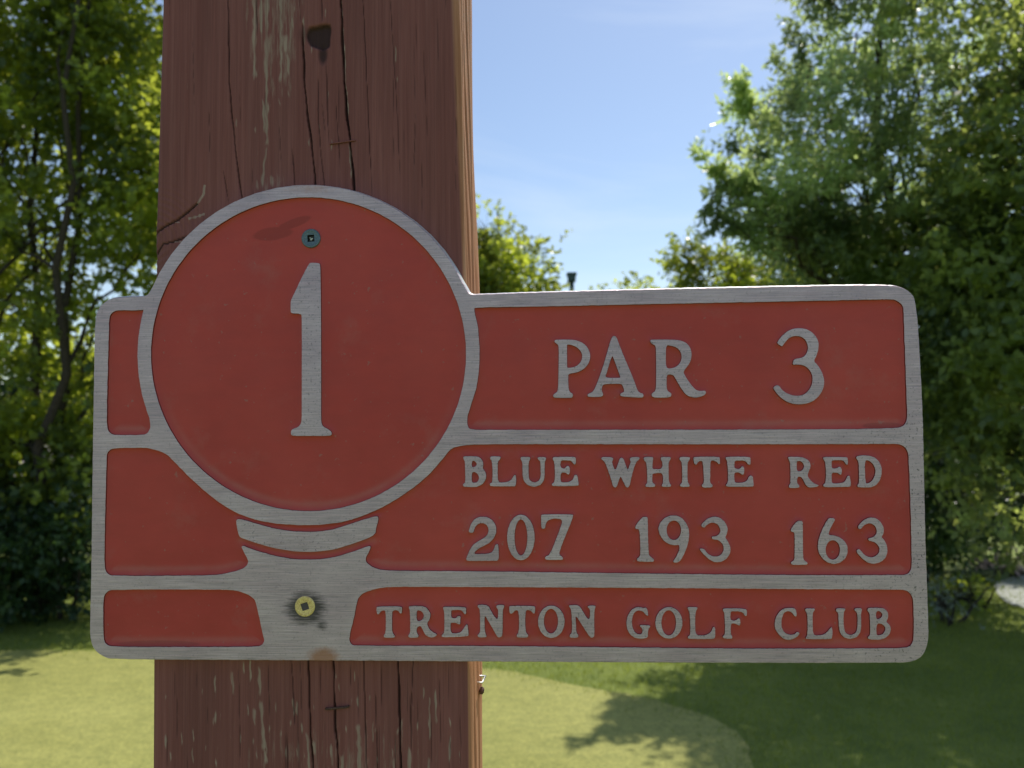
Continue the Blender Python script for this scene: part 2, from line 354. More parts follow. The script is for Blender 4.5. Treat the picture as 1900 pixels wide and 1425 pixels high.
Z = {'par': (1000, 600, 5.9375), 'b3': (1400, 590, 7.9167), 'blue': (840, 830, 7.3077), 'white': (1100, 830, 5.9375), 'red': (1440, 830, 6.7857),
     '207': (850, 940, 7.3077), '193': (1160, 940, 7.9167), '163': (1440, 940, 6.7857), 'tre': (640, 1100, 7.3077), 'nton': (880, 1100, 7.3077),
     'golf': (1140, 1100, 7.3077), 'club': (1420, 1100, 5.9375), 'px': (0, 0, 1.0)}
E = lambda *a: a
GL = [
 ('par', 'P', '168,190 190,178 360,178 430,190 500,225 550,285 570,365 550,440 500,500 430,540 325,555 322,590 325,700 335,755 375,775 372,815 350,822 180,822 155,810 160,780 205,755 212,700 215,550 220,250 200,225 175,212', ['308,235 320,232 370,240 430,270 470,320 478,370 465,420 430,460 380,485 315,492 310,480 310,360']),
 ('par', 'A', '800,155 828,133 855,150 880,220 930,350 1000,510 1060,660 1085,735 1105,762 1145,772 1155,795 1145,818 1100,818 910,808 893,790 900,770 940,755 935,720 915,672 890,665 710,668 695,700 690,745 705,768 710,790 690,812 550,812 533,798 540,775 590,758 620,710 670,580 730,400 770,250', ['805,350 820,380 900,595 890,600 730,600 740,565']),
 ('par', 'R', '1225,185 1240,178 1450,178 1550,185 1620,210 1665,260 1685,330 1675,410 1640,470 1590,530 1605,570 1650,640 1700,705 1740,740 1790,745 1830,738 1845,765 1820,795 1760,815 1700,818 1640,800 1600,765 1550,690 1500,600 1480,568 1420,562 1408,580 1405,690 1415,745 1455,765 1462,790 1445,818 1280,820 1245,808 1240,780 1255,762 1280,750 1290,700 1292,560 1290,280 1280,240 1235,222', ['1400,240 1450,245 1520,265 1560,310 1575,370 1560,430 1520,475 1460,497 1400,495 1398,370']),
 ('b3', '3', '333,375 345,340 395,270 480,195 560,158 650,148 740,155 830,195 905,270 945,360 940,460 910,560 868,632 920,680 980,770 1015,860 1030,960 1000,1070 930,1170 830,1240 720,1268 590,1268 480,1235 390,1175 320,1100 268,1025 320,985 365,995 400,1050 460,1100 560,1140 660,1145 740,1120 810,1050 850,960 855,870 830,790 770,720 700,690 630,682 568,688 560,670 580,600 680,590 740,560 785,480 785,400 750,320 690,275 610,262 540,275 480,320 430,385 405,420 380,405', []),
 ('blue', 'B', '140,130 165,120 330,122 380,145 412,200 415,240 405,285 440,330 458,385 445,445 405,500 340,535 280,540 160,538 135,520 140,495 172,478 170,400 165,200 160,180 145,165', ['258,190 290,180 322,210 325,235 310,260 275,268 258,265', '258,345 290,332 330,350 358,400 350,450 320,480 275,478 258,470']),
 ('blue', 'L', '505,130 530,122 640,122 652,140 640,170 612,190 610,260 608,400 618,460 640,480 740,470 800,440 825,380 860,370 862,530 800,530 520,532 500,510 505,490 535,478 540,380 540,280 530,185 508,160', []),
 ('blue', 'U', '918,140 930,128 1045,130 1055,150 1045,175 1030,195 1028,300 1030,400 1045,450 1090,475 1140,472 1180,440 1195,380 1190,290 1190,190 1155,165 1150,140 1170,130 1260,132 1270,155 1250,185 1245,290 1248,400 1230,460 1190,510 1140,532 1080,535 1020,515 970,470 948,400 945,300 945,195 920,165', []),
 ('blue', 'E', '1355,140 1375,130 1540,128 1665,130 1672,160 1668,235 1640,232 1620,195 1590,178 1480,175 1462,190 1460,270 1500,290 1530,280 1545,250 1575,252 1588,280 1590,340 1575,375 1550,360 1535,345 1470,340 1462,400 1462,455 1480,475 1560,475 1620,450 1640,410 1650,375 1690,370 1700,440 1710,510 1690,525 1370,530 1342,515 1345,490 1375,478 1385,420 1385,300 1375,190 1355,165', []),
 ('white', 'W', '90,115 120,105 215,108 228,130 215,150 210,165 245,265 275,190 295,125 318,108 340,130 365,200 385,258 415,170 418,152 405,135 415,108 505,105 518,118 505,140 480,160 455,220 430,310 405,430 385,445 365,438 345,400 310,325 300,325 280,390 262,438 240,445 222,430 200,350 160,230 130,155 95,135', []),
 ('white', 'H', '558,118 570,105 660,105 668,122 660,150 655,235 670,240 765,240 768,160 750,140 745,115 760,105 850,105 862,120 850,145 835,165 835,280 838,390 860,410 862,430 845,438 770,438 758,425 765,405 775,385 770,290 740,282 670,288 655,300 655,390 685,408 690,428 675,438 590,438 578,425 585,408 600,395 600,300 590,165 565,145', []),
 ('white', 'I', '955,115 965,105 1060,105 1073,120 1065,145 1045,160 1042,280 1045,385 1065,410 1068,430 1050,438 975,438 958,425 965,405 985,390 985,280 980,160 958,140', []),
 ('white', 'T', '1108,118 1120,103 1390,103 1400,120 1403,180 1385,188 1370,165 1335,145 1310,145 1295,160 1295,280 1292,380 1300,400 1322,415 1320,435 1290,445 1220,445 1198,430 1205,410 1225,395 1220,280 1212,160 1195,148 1160,158 1145,190 1125,190 1112,160', []),
 ('white', 'E', '1465,112 1480,103 1725,103 1738,120 1740,180 1725,197 1705,185 1690,155 1650,145 1575,148 1560,160 1558,232 1600,240 1625,235 1640,208 1665,212 1670,250 1665,300 1645,303 1620,280 1570,275 1558,290 1560,375 1580,392 1650,390 1700,370 1725,310 1760,312 1768,360 1775,430 1750,435 1480,437 1460,420 1490,390 1490,280 1480,150 1465,130', []),
 ('red', 'R', '150,125 165,118 320,122 385,145 430,190 438,240 415,300 395,345 410,385 450,430 490,462 540,475 535,490 480,505 415,508 380,485 350,430 330,385 300,368 268,375 265,440 275,462 298,485 290,512 180,515 160,500 165,475 182,455 182,300 175,180 155,150', ['258,180 290,168 330,185 355,230 345,275 310,302 262,305']),
 ('red', 'E', '590,130 610,120 880,122 905,132 905,220 885,222 865,185 840,162 715,162 700,175 700,255 715,268 770,262 800,240 822,260 830,300 825,345 805,345 780,322 715,318 700,335 700,440 720,458 830,450 875,425 895,365 925,350 940,420 945,495 900,498 620,505 592,490 600,465 625,440 630,330 620,180 595,150', []),
 ('red', 'D', '1010,120 1040,105 1130,100 1220,115 1280,155 1320,220 1335,300 1320,390 1280,460 1220,500 1150,508 1040,505 1025,490 1030,465 1045,455 1045,300 1040,175 1010,145', ['1120,170 1150,162 1200,185 1240,240 1255,300 1240,370 1205,430 1150,458 1128,450 1120,320']),
 ('207', '2', '140,345 160,270 200,190 260,145 340,135 420,150 490,210 520,290 515,370 470,450 400,510 300,555 240,600 210,645 300,642 400,640 460,620 490,570 500,520 545,505 550,600 553,735 480,735 300,738 115,738 108,715 130,650 160,580 210,510 290,460 360,420 405,370 415,310 395,255 345,225 290,225 240,260 218,310 205,355 170,355', []),
 ('207', '0', E(851, 419, 187, 310), [E(852, 418, 87, 244)]),
 ('207', '7', '1125,118 1140,105 1560,103 1560,130 1530,220 1480,340 1430,460 1390,570 1370,640 1385,665 1420,685 1422,715 1400,725 1200,725 1178,710 1180,680 1240,655 1290,540 1340,410 1390,280 1420,180 1330,160 1250,172 1200,205 1185,250 1180,295 1150,305 1128,290 1125,200', []),
 ('193', '1', '150,290 180,240 240,170 270,148 325,150 332,180 335,400 345,690 360,730 420,770 425,800 400,815 200,808 170,795 175,760 220,735 225,600 215,400 205,345 190,330 150,330', []),
 ('193', '9', '485,340 500,260 560,180 640,135 730,128 810,150 880,215 930,310 945,400 930,520 890,650 830,770 790,815 740,825 705,820 710,795 750,740 790,650 800,590 790,560 740,570 660,560 580,515 520,440', [E(715, 348, 106, 143)]),
 ('193', '3', '1112,290 1130,250 1200,180 1290,145 1380,155 1460,215 1505,300 1505,380 1465,455 1510,510 1550,600 1545,680 1500,760 1420,812 1330,822 1250,790 1160,710 1095,635 1105,610 1160,620 1200,680 1260,725 1340,738 1410,710 1450,640 1445,580 1410,520 1350,485 1275,482 1268,440 1345,435 1395,390 1400,340 1370,270 1310,235 1240,240 1190,280 1165,315', []),
 ('163', '1', '185,290 205,255 265,180 330,178 338,210 338,400 340,620 350,680 395,700 400,725 370,735 210,735 185,720 190,695 230,680 235,580 235,400 232,325 190,315', []),
 ('163', '6', '655,155 680,143 745,150 735,185 700,240 670,310 658,360 740,362 830,400 890,470 908,550 885,640 820,700 750,725 680,718 610,680 550,610 525,530 530,440 560,340 610,230', [E(715, 546, 90, 123)]),
 ('163', '3', '1030,265 1040,235 1100,170 1180,135 1260,145 1320,195 1360,270 1355,340 1325,385 1370,430 1400,500 1405,570 1380,650 1310,705 1220,725 1140,700 1060,630 1005,560 1040,530 1075,560 1110,610 1180,642 1250,630 1300,580 1305,520 1270,465 1210,435 1165,432 1158,400 1230,385 1268,340 1268,280 1230,225 1170,208 1110,230 1075,275 1050,288', []),
 ('tre', 'T', '430,195 455,185 770,180 775,220 772,275 750,285 730,250 690,232 650,245 640,270 638,400 640,530 665,570 680,590 670,610 545,612 522,595 530,570 550,545 555,400 550,260 540,238 500,240 470,270 460,295 435,290 425,230', []),
 ('tre', 'R', '865,190 885,178 1050,178 1110,205 1150,260 1162,310 1145,370 1110,415 1130,470 1180,530 1250,560 1235,590 1190,608 1130,600 1080,560 1050,490 1030,455 1000,452 975,475 970,540 1000,580 995,605 940,612 875,610 855,590 865,565 885,545 885,400 880,240 868,215', ['970,245 1010,235 1055,265 1072,310 1055,360 1015,385 972,380']),
 ('tre', 'E', '1330,195 1350,188 1640,190 1645,230 1640,295 1620,290 1590,245 1560,232 1450,235 1440,250 1440,340 1500,350 1530,310 1570,318 1565,370 1565,425 1540,432 1510,408 1440,405 1430,430 1435,530 1460,550 1540,548 1590,520 1640,430 1665,430 1670,500 1680,580 1650,590 1500,600 1330,605 1308,590 1315,565 1345,550 1350,420 1345,250 1330,215', []),
 ('nton', 'N', '45,170 65,160 165,165 200,190 250,290 315,375 325,290 320,220 298,200 300,165 400,162 410,180 395,210 385,260 385,500 378,590 350,605 320,605 290,560 230,450 170,350 140,300 138,420 145,540 168,580 165,600 120,608 60,605 42,585 55,560 80,540 80,400 75,240 65,210 48,200', []),
 ('nton', 'T', '472,190 490,175 818,178 825,200 822,280 800,282 770,245 730,232 700,240 692,300 690,420 700,540 730,570 728,605 700,608 590,608 572,590 580,560 600,545 610,400 600,260 590,238 550,240 520,280 485,288 475,240', []),
 ('nton', 'O', E(1045, 393, 180, 220), [E(1040, 385, 96, 167)]),
 ('nton', 'N', '1280,180 1300,165 1410,165 1450,210 1500,300 1555,375 1572,300 1568,220 1535,195 1545,172 1645,172 1645,200 1630,230 1625,400 1632,590 1600,612 1570,605 1520,530 1450,420 1390,325 1370,320 1380,420 1382,540 1412,570 1410,605 1370,612 1305,610 1290,590 1300,560 1325,545 1325,400 1315,240 1300,205', []),
 ('golf', 'G', '162,400 180,310 230,230 300,192 360,195 400,210 425,195 445,220 462,300 450,320 420,290 385,250 330,238 280,255 245,320 235,400 250,490 290,550 345,568 375,550 385,510 370,475 340,450 360,435 480,440 490,460 460,490 455,560 455,600 420,620 340,628 260,605 200,550 170,480', []),
 ('golf', 'O', E(740, 408, 184, 215), [E(737, 408, 99, 171)]),
 ('golf', 'L', '988,200 1010,192 1125,195 1130,215 1110,240 1098,290 1095,440 1100,540 1120,575 1200,580 1270,565 1320,520 1340,455 1365,470 1370,540 1365,620 1320,628 1010,628 992,610 1000,590 1030,575 1030,420 1020,270 1000,225', []),
 ('golf', 'F', '1470,220 1490,210 1780,212 1800,250 1795,315 1770,315 1750,275 1710,252 1590,250 1575,265 1572,370 1610,378 1650,375 1680,345 1705,350 1710,400 1705,445 1680,440 1640,418 1590,415 1578,440 1578,560 1600,590 1598,625 1560,625 1480,620 1465,600 1480,580 1500,560 1500,420 1490,270 1475,245', []),
 ('club', 'C', '102,350 115,270 165,195 230,165 290,168 320,165 345,205 348,262 320,258 295,215 250,200 210,215 185,270 175,350 190,410 230,455 290,465 330,455 345,430 380,440 370,470 320,505 250,525 190,500 140,450 110,400', []),
 ('club', 'L', '438,182 450,172 540,172 550,185 535,205 522,225 522,330 525,430 540,470 600,470 670,450 715,390 740,370 742,505 700,512 460,512 442,500 465,470 468,330 462,225 442,200', []),
 ('club', 'U', '778,185 790,170 880,170 882,190 865,210 862,300 868,400 890,450 930,465 975,460 1010,425 1018,350 1015,220 985,195 985,175 1000,168 1060,170 1068,190 1055,215 1058,330 1055,420 1020,480 970,505 910,510 850,480 815,420 808,320 805,215 780,205', []),
 ('club', 'B', '1125,180 1140,165 1290,165 1335,190 1360,240 1345,300 1330,320 1370,350 1388,400 1370,460 1320,500 1260,518 1150,515 1125,500 1140,480 1158,460 1155,330 1150,220 1128,205', ['1220,205 1260,200 1292,230 1285,270 1250,290 1222,290', '1225,345 1270,335 1320,370 1325,410 1300,455 1250,470 1225,465']),
 ('px', '1', '573.6,488.5 577,487.3 591.5,487.8 594.3,491 594.8,515 595.5,570 595.8,650 595.8,740 595.7,780 597.2,788 600.6,792.3 609.5,796.7 615,801 615.8,806 613,808.9 576,808.9 542,808.9 539.5,806 540,798 544.6,795.3 553.5,792.3 557.9,786.5 559.7,778 559.7,740 559.9,650 559.7,590 559,582 541,581.5 539,579 539,560 540.5,555 548,540 560,514', []),
]
def loop_of(z, s):
    ox, oy, sc = Z[z]
    p = ell(s[0], s[1], s[2], s[3], 44) if isinstance(s, tuple) else P(s)
    p = p/sc+np.array([ox, oy])
    return p
GLY = []
for z, ch, o_, hs in GL:
    big = z in ('par', 'b3', 'px')
    outer = wob(dense(loop_of(z, o_), 1.6 if not z == 'px' else 3, 2 if z != 'px' else 1), .10 if big else .22, .5)
    holes = [wob(dense(loop_of(z, h), 1.6, 2), .08 if big else .15, .5) for h in hs]
    GLY.append((z, ch, outer, holes))

D = .0021                       # recess depth
sign = thing('golf_hole_sign', 'cast metal golf hole sign with red enamel panels, screwed to the wooden post', 'sign', tuple(SIGN_C + np.array([0, .004, 0])))
def attrs_metal(V):
    # photo-pixel-like coordinates on the face
    d = V - CAM; k = d/ (d@f_)[:, None]
    X = k@r_*F+PW/2; Y = PH/2-k@u_*F
    def blob(cx, cy, rx, ry): return np.clip(1-np.sqrt(((X-cx)/rx)**2+((Y-cy)/ry)**2), 0, 1)
    return X, Y, blob
def frame_attrs(V):
    X, Y, blob = attrs_metal(V); n = len(V)
    return {'grime': np.zeros(n), 'rust': np.zeros(n), 'worn': np.clip((X-1560)/120, 0, 1)*np.clip((Y-700)/200, 0, 1)}
# the border is a cap mesh: the stains need fine vertices, so the cap is cut on a grid near them
RO = [(1.3, .0012, 0), (3.6, .0042, 1), (4.6, .0068, 1)]
RI = [(.55, .0010, 2), (1.0, D+.0004, 2)]
def border_mesh():
    from mathutils.geometry import delaunay_2d_cdt
    loops = [OUT, CIRC_]+PANS
    V2 = []; Ed = []; rec = []
    for k, p in enumerate(loops):
        if (area(p) > 0) != (k == 0): p = p[::-1]
        n = normals(p); s = len(V2); V2 += [Vector(q) for q in (p-n*.35)]
        Ed += [(s+i, s+(i+1) % len(p)) for i in range(len(p))]; rec.append((p, n, s))
    nb = len(V2)
    # extra points where stains sit
    pts = []
    def grid(x0, y0, x1, y1, st):
        gx, gy = np.meshgrid(np.arange(x0, x1, st), np.arange(y0, y1, st)); g = np.stack([gx.ravel(), gy.ravel()], 1)
        d, ins = segdist(g[:, 0], g[:, 1], [q[0] for q in rec]); pts.extend(g[(d > 2.0) & ins])
    grid(496, 1062, 640, 1225, 3.2); grid(500, 345, 650, 364, 3.5)
    for x in np.arange(200, 1700, 12.0): pts.append((x, 1216.5)); 
    V2 += [Vector(q) for q in pts]
    r = delaunay_2d_cdt(V2, Ed, [], 0, 1e-5)
    vv = np.array([(v.x, v.y) for v in r[0]]); tri = [t for t in r[2]]
    cen = np.array([vv[list(t)].mean(0) for t in tri])
    d, ins = segdist(cen[:, 0], cen[:, 1], [q[0]-q[1]*.35 for q in rec])
    tri = [t for t, i in zip(tri, ins) if i]
    V = list(to_w(vv)); Fc = [tuple(t) for t in tri]; MI = [0]*len(Fc)
    for k, (p, n, s0) in enumerate(rec):
        rr = [(0.0, .00012, 0)]+(RO if k == 0 else RI); N = len(p)
        prev = len(V); V.extend(to_w(p-n*.35)) 
        for off, dep, m_ in rr:
            s = len(V); V.extend(to_w(p+n*off, SY+dep))
            for i in range(N):
                j = (i+1) % N; Fc.append((prev+i, s+i, s+j, prev+j)); MI.append(m_)
            prev = s
        if k == 0:
            for t in tessellate_polygon([[Vector((v[0], v[2], 0)) for v in V[prev:prev+N]]]): Fc.append(tuple(prev+q for q in t)); MI.append(1)
    V = np.array(V); X, Y, blob = attrs_metal(V); n = len(V)
    gr = np.clip(1.3-np.sqrt(((X-568)/46)**2+((Y-1129)/38)**2), 0, 1)
    gr = np.maximum(gr, .42*np.clip((Y-1217)/8, 0, 1)*(Y < 1240))
    gr = np.maximum(gr, .8*blob(596, 1160, 26, 22))
    ru = np.clip(1.5*blob(600, 1222, 42, 30), 0, 1); ru = np.maximum(ru, .55*blob(575, 350, 90, 18))
    ru = np.maximum(ru, .33*np.clip((Y-1216)/9, 0, 1)*np.clip((X-380)/80, 0, 1)*np.clip((1000-X)/200, 0, 1))
    wn = np.clip((X-1500)/160, 0, 1)*np.clip((Y-640)/200, 0, 1)
    return mesh_np('border', V, Fc, [METAL, EDGE, WALLP], sign, False, MI, {'grime': gr, 'rust': ru, 'worn': wn})
border = border_mesh()
zero = lambda V: {'grime': np.zeros(len(V)), 'rust': np.zeros(len(V)), 'worn': np.full(len(V), .45)}
relief('tee_cup', COLLAR, [], sign, [(.6, .001, 2), (1.1, D+.0004, 2)], [], [METAL, EDGE, WALLP], None, zero)
words = {'par': 'PAR', 'b3': 'PAR 3', 'blue': 'BLUE', 'white': 'WHITE', 'red': 'RED', '207': '207', '193': '193', '163': '163', 'tre': 'TRENTON', 'nton': 'TRENTON', 'golf': 'GOLF', 'club': 'CLUB', 'px': 'the round panel'}
for z, ch, o_, hs in GLY:
    relief('digit' if ch.isdigit() else 'letter', o_, hs, sign, [(.45, .0008, 2), (1.0, D+.0004, 2)], [(.45, .0008, 2), (.9, D+.0004, 2)], [METAL, EDGE, WALLP], None, zero)

def panel(loop, members, ringless=False, smear=None):
    st = 1.6
    x0, y0 = loop.min(0)-4; x1, y1 = loop.max(0)+4
    gx = np.arange(x0, x1+st, st); gy = np.arange(y0, y1+st, st); X, Y = np.meshgrid(gx, gy)
    d, ins = segdist(X, Y, [resample(loop, 7)]); d = np.where(ins, d, -d)
    dp0 = d.copy()
    for o_, hs in members:
        a = o_.min(0)-16; b_ = o_.max(0)+16
        ix = np.where((gx >= a[0]) & (gx <= b_[0]))[0]; iy = np.where((gy >= a[1]) & (gy <= b_[1]))[0]
        if not len(ix) or not len(iy): continue
        sl = np.ix_(iy, ix)
        dd, ii = segdist(X[sl], Y[sl], [o_]+list(hs)); dd = np.where(ii, -dd, dd)
        d[sl] = np.minimum(d[sl], dd)
    dc = np.clip(d, 0, None)
    rise = .00105*np.exp(-(dc/3.2)) + .00012*np.exp(-(dc/11.0)**2)
    und = .00006*np.sin(X*.021+Y*.013)+.00005*np.sin(Y*.035-X*.009+2)
    H = D - rise + und
    Vw = to_w(np.stack([X.ravel(), Y.ravel()], 1)); Vw[:, 1] = SY+H.ravel()
    nx = len(gx); ny = len(gy); I = np.arange(nx*ny).reshape(ny, nx)
    Q = np.stack([I[:-1, :-1], I[1:, :-1], I[1:, 1:], I[:-1, 1:]], -1).reshape(-1, 4)
    keep = (d.ravel()[Q] > -2.4).any(1); Q = Q[keep]
    used = np.unique(Q); mp = -np.ones(nx*ny, int); mp[used] = np.arange(len(used))
    sm = np.zeros(nx*ny)
    if smear:
        for cx, cy, rx, ry, rot in smear:
            xx = (X-cx)*math.cos(rot)+(Y-cy)*math.sin(rot); yy = -(X-cx)*math.sin(rot)+(Y-cy)*math.cos(rot)
            sm = np.maximum(sm, np.clip(1.5-1.5*np.sqrt((xx/rx)**2+(yy/ry)**2), 0, 1).ravel())
    gy_ = np.gradient(dp0, axis=0); pool_sheen = np.exp(-((dp0-12)/6.0)**2)*np.clip(-gy_/st*1.3-.2, 0, 1)+.35*np.exp(-(dc/3.5))*(d > 0)  # sheen of pooled paint, coloured in above lower edges and round outlines
    o = mesh_np('painted_panel', Vw[used], mp[Q], PAINT, sign, True, None, {'smear': sm[used], 'pool_sheen': pool_sheen.ravel()[used]})
    return o
mem = {'c': [], 'par': [], 'mid': [], 'rb': []}
for z, ch, o_, hs in GLY:
    k = {'par': 'par', 'b3': 'par', 'px': 'c', 'blue': 'mid', 'white': 'mid', 'red': 'mid', '207': 'mid', '193': 'mid', '163': 'mid'}.get(z, 'rb')
    mem[k].append((o_, hs))
mem['mid'].append((COLLAR, [])); mem['c'].append((ell(576, 441.5, 14, 14, 24), []))
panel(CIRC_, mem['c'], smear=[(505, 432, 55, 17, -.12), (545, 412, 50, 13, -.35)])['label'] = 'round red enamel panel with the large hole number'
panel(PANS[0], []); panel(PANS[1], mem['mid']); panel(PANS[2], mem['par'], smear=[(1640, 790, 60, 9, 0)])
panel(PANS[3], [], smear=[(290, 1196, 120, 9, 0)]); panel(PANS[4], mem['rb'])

# screws -------------------------------------------------------------
def lathe(prof, cx, cz, Y0, n=48):
    V = []; Fc = []
    for r, h in prof:
        for k in range(n):
            a = 2*math.pi*k/n; V.append((cx+r*math.cos(a), Y0-h, cz+r*math.sin(a)))
    for i in range(len(prof)-1):
        for k in range(n): Fc.append((i*n+k, i*n+(k+1) % n, (i+1)*n+(k+1) % n, (i+1)*n+k))
    return V, Fc
def screw(px, py, rpx, Y0, m_, lab, rot, sq, glint):
    c = at(px, py, SY); R_ = rpx*PXM; s = sq*PXM
    prof = [(R_*.98, -.0016), (R_*1.0, -.0003), (R_*.985, .00015), (R_*.93, .0004), (R_*.80, .00045), (R_*.62, .0003)]
    V, Fc = lathe(prof, c[0], c[2], Y0); n = 48; last = (len(prof)-1)*n
    # square recess: inner ring morphs to a square then goes down
    def sqr(a, h): 
        t = a-rot; k = s/max(abs(math.cos(t)), abs(math.sin(t))); return (c[0]+k*math.cos(a), Y0-h, c[2]+k*math.sin(a))
    for h in (.00022, .0001, -.0018):
        st = len(V)
        for k in range(n): V.append(sqr(2*math.pi*k/n, h))
        for k in range(n): Fc.append((last+k, last+(k+1) % n, st+(k+1) % n, st+k))
        last = st
    MI = [0]*(n*7)+[1]*n
    Fc.append(tuple(last+k for k in range(n))); MI.append(1)
    o = mesh_np('screw', V, Fc, [m_, RECESS], sign, False, MI); o['label'] = lab
    # metal burr in the recess, its glint put into a pale colour
    g = []; gf = []
    for k in range(7):
        a = rng.uniform(0, 6.28); r1 = rng.uniform(0, s*.5); x = c[0]+r1*math.cos(a); z_ = c[2]+r1*math.sin(a); e = s*rng.uniform(.18, .34)*glint
        t = rng.uniform(0, 6.28); b0 = len(g)
        for q in range(3): g.append((x+e*math.cos(t+2.1*q), Y0+.0004+rng.uniform(0, .0004), z_+e*math.sin(t+2.1*q)))
        g.append((x, Y0+.0014, z_)); gf += [(b0, b0+1, b0+2), (b0, b0+1, b0+3), (b0+1, b0+2, b0+3), (b0+2, b0, b0+3)]
    mesh_np('burr', g, gf, BURR_GLINT, o)
    return o
screw(576, 441.5, 18.5, SY+.0011, SCREW_GREY, 'dull blue grey screw above the large number', .06, 6.6, 1.0)
screw(566, 1125, 19.0, SY-.0002, SCREW_BRASS, 'yellowish brass screw in the bare metal tee', .32, 6.8, .22)

# ------------------------------------------------------------------ wooden post
def itp(v, pts):
    pts = np.array(pts, float); return np.interp(v, pts[:, 0], pts[:, 1])
rows_px = np.concatenate([np.linspace(-900, -60, 30), np.arange(-50, 560, 2.6), np.arange(560, 1180, 14.0), np.arange(1186, 1480, 2.6), np.linspace(1490, 2600, 30)])
left_pts = [(-900, 303), (0, 299.5), (200, 293.6), (400, 287.7), (430, 286), (470, 287), (700, 285), (1225, 281), (1425, 280.3), (2600, 276)]
right_pts = [(-900, 842), (0, 851), (200, 856), (390, 863), (540, 867), (1225, 872), (1425, 874), (2600, 880)]
NF, NR = 380, 90
cracks = [ # (points (y,x), width px, depth mm)
 ([(-900, 420), (0, 425), (149, 427), (220, 433), (314, 443), (366, 451), (520, 470)], 2.2, 3.5),
 ([(40, 563), (50, 563.6), (151, 567.4), (197, 571.2), (243, 577.5), (291, 583.8), (340, 587.6), (500, 592)], 3.6, 5),
 ([(-900, 620), (0, 635.6), (101, 639.4), (152, 642), (215, 647), (268, 653.3), (351, 660.9), (560, 676)], 4.6, 7),
 ([(-300, 597), (0, 599.7), (45, 600.2)], 1.6, 2), ([(112, 608.2), (119, 608.6), (202, 610.8), (268, 613)], 1.5, 2.2),
 ([(141, 594), (202, 592.6), (270, 597), (336, 604), (420, 612)], 1.3, 2), ([(-200, 670), (0, 677), (101, 682), (253, 688.6), (330, 693)], 1.3, 2),
 ([(273, 544.6), (336, 549), (420, 560)], 1.6, 2.2), ([(-200, 475), (0, 478), (60, 479)], 1.6, 2.2), ([(-60, 556), (0, 559), (40, 560)], 1.2, 1.5),
 ([(0, 728), (115, 735), (205, 741), (330, 746)], 1.1, 1.5), ([(180, 626), (250, 630), (300, 634)], 1.0, 1.5), ([(230, 520), (300, 524)], 1., 1.2),
 ([(310, 416), (345, 421), (375, 426)], 1.5, 2.), ([(215, 775), (330, 772)], .9, 1.2), ([(100, 790), (260, 797)], .9, 1.2), ([(190, 600), (250, 607)], 1., 1.4),
 ([(600, 560), (1220, 575), (1352, 578.4), (1425, 583.3), (2600, 600)], 3.4, 5), ([(600, 612), (1220, 621.5), (1336, 624.8), (1425, 631.4), (2600, 650)], 3.8, 6),
 ([(600, 735), (1220, 742.5), (1352, 745.8), (1425, 747.5), (2600, 756)], 4.0, 6), ([(1100, 676), (1220, 677.8), (1386, 682.8), (1425, 684), (1800, 690)], 2.0, 3),
 ([(1280, 700), (1340, 702), (1425, 704.4), (1600, 710)], 1.6, 2.4), ([(1150, 541), (1220, 543.5), (1313, 548.5), (1350, 550)], 1.5, 2.2),
 ([(1180, 772), (1220, 770.7), (1320, 767), (1400, 768)], 1.3, 2), ([(1355, 535), (1460, 536)], 1.2, 1.8), ([(1225, 597), (1290, 598)], 1., 1.3), ([(1230, 711), (1330, 713)], 1., 1.3),
 ([(1340, 840), (1440, 838)], 1., 1.4), ([(1225, 653), (1290, 655)], 1., 1.3), ([(1300, 858), (1425, 859)], 1.2, 1.6), ([(1240, 445), (1425, 449)], .9, 1.2), ([(1225, 500), (1330, 503)], .9, 1.2)]
rc = random.Random(3)
for k in range(46):
    y0 = rc.choice([rc.uniform(-40, 320), rc.uniform(1215, 1420)]); x0 = rc.uniform(300, 850); l = rc.uniform(40, 150); s = rc.uniform(.0, .03)
    cracks.append(([(y0, x0), (y0+l, x0+s*l)], rc.uniform(.6, 1.0), rc.uniform(.6, 1.2)))
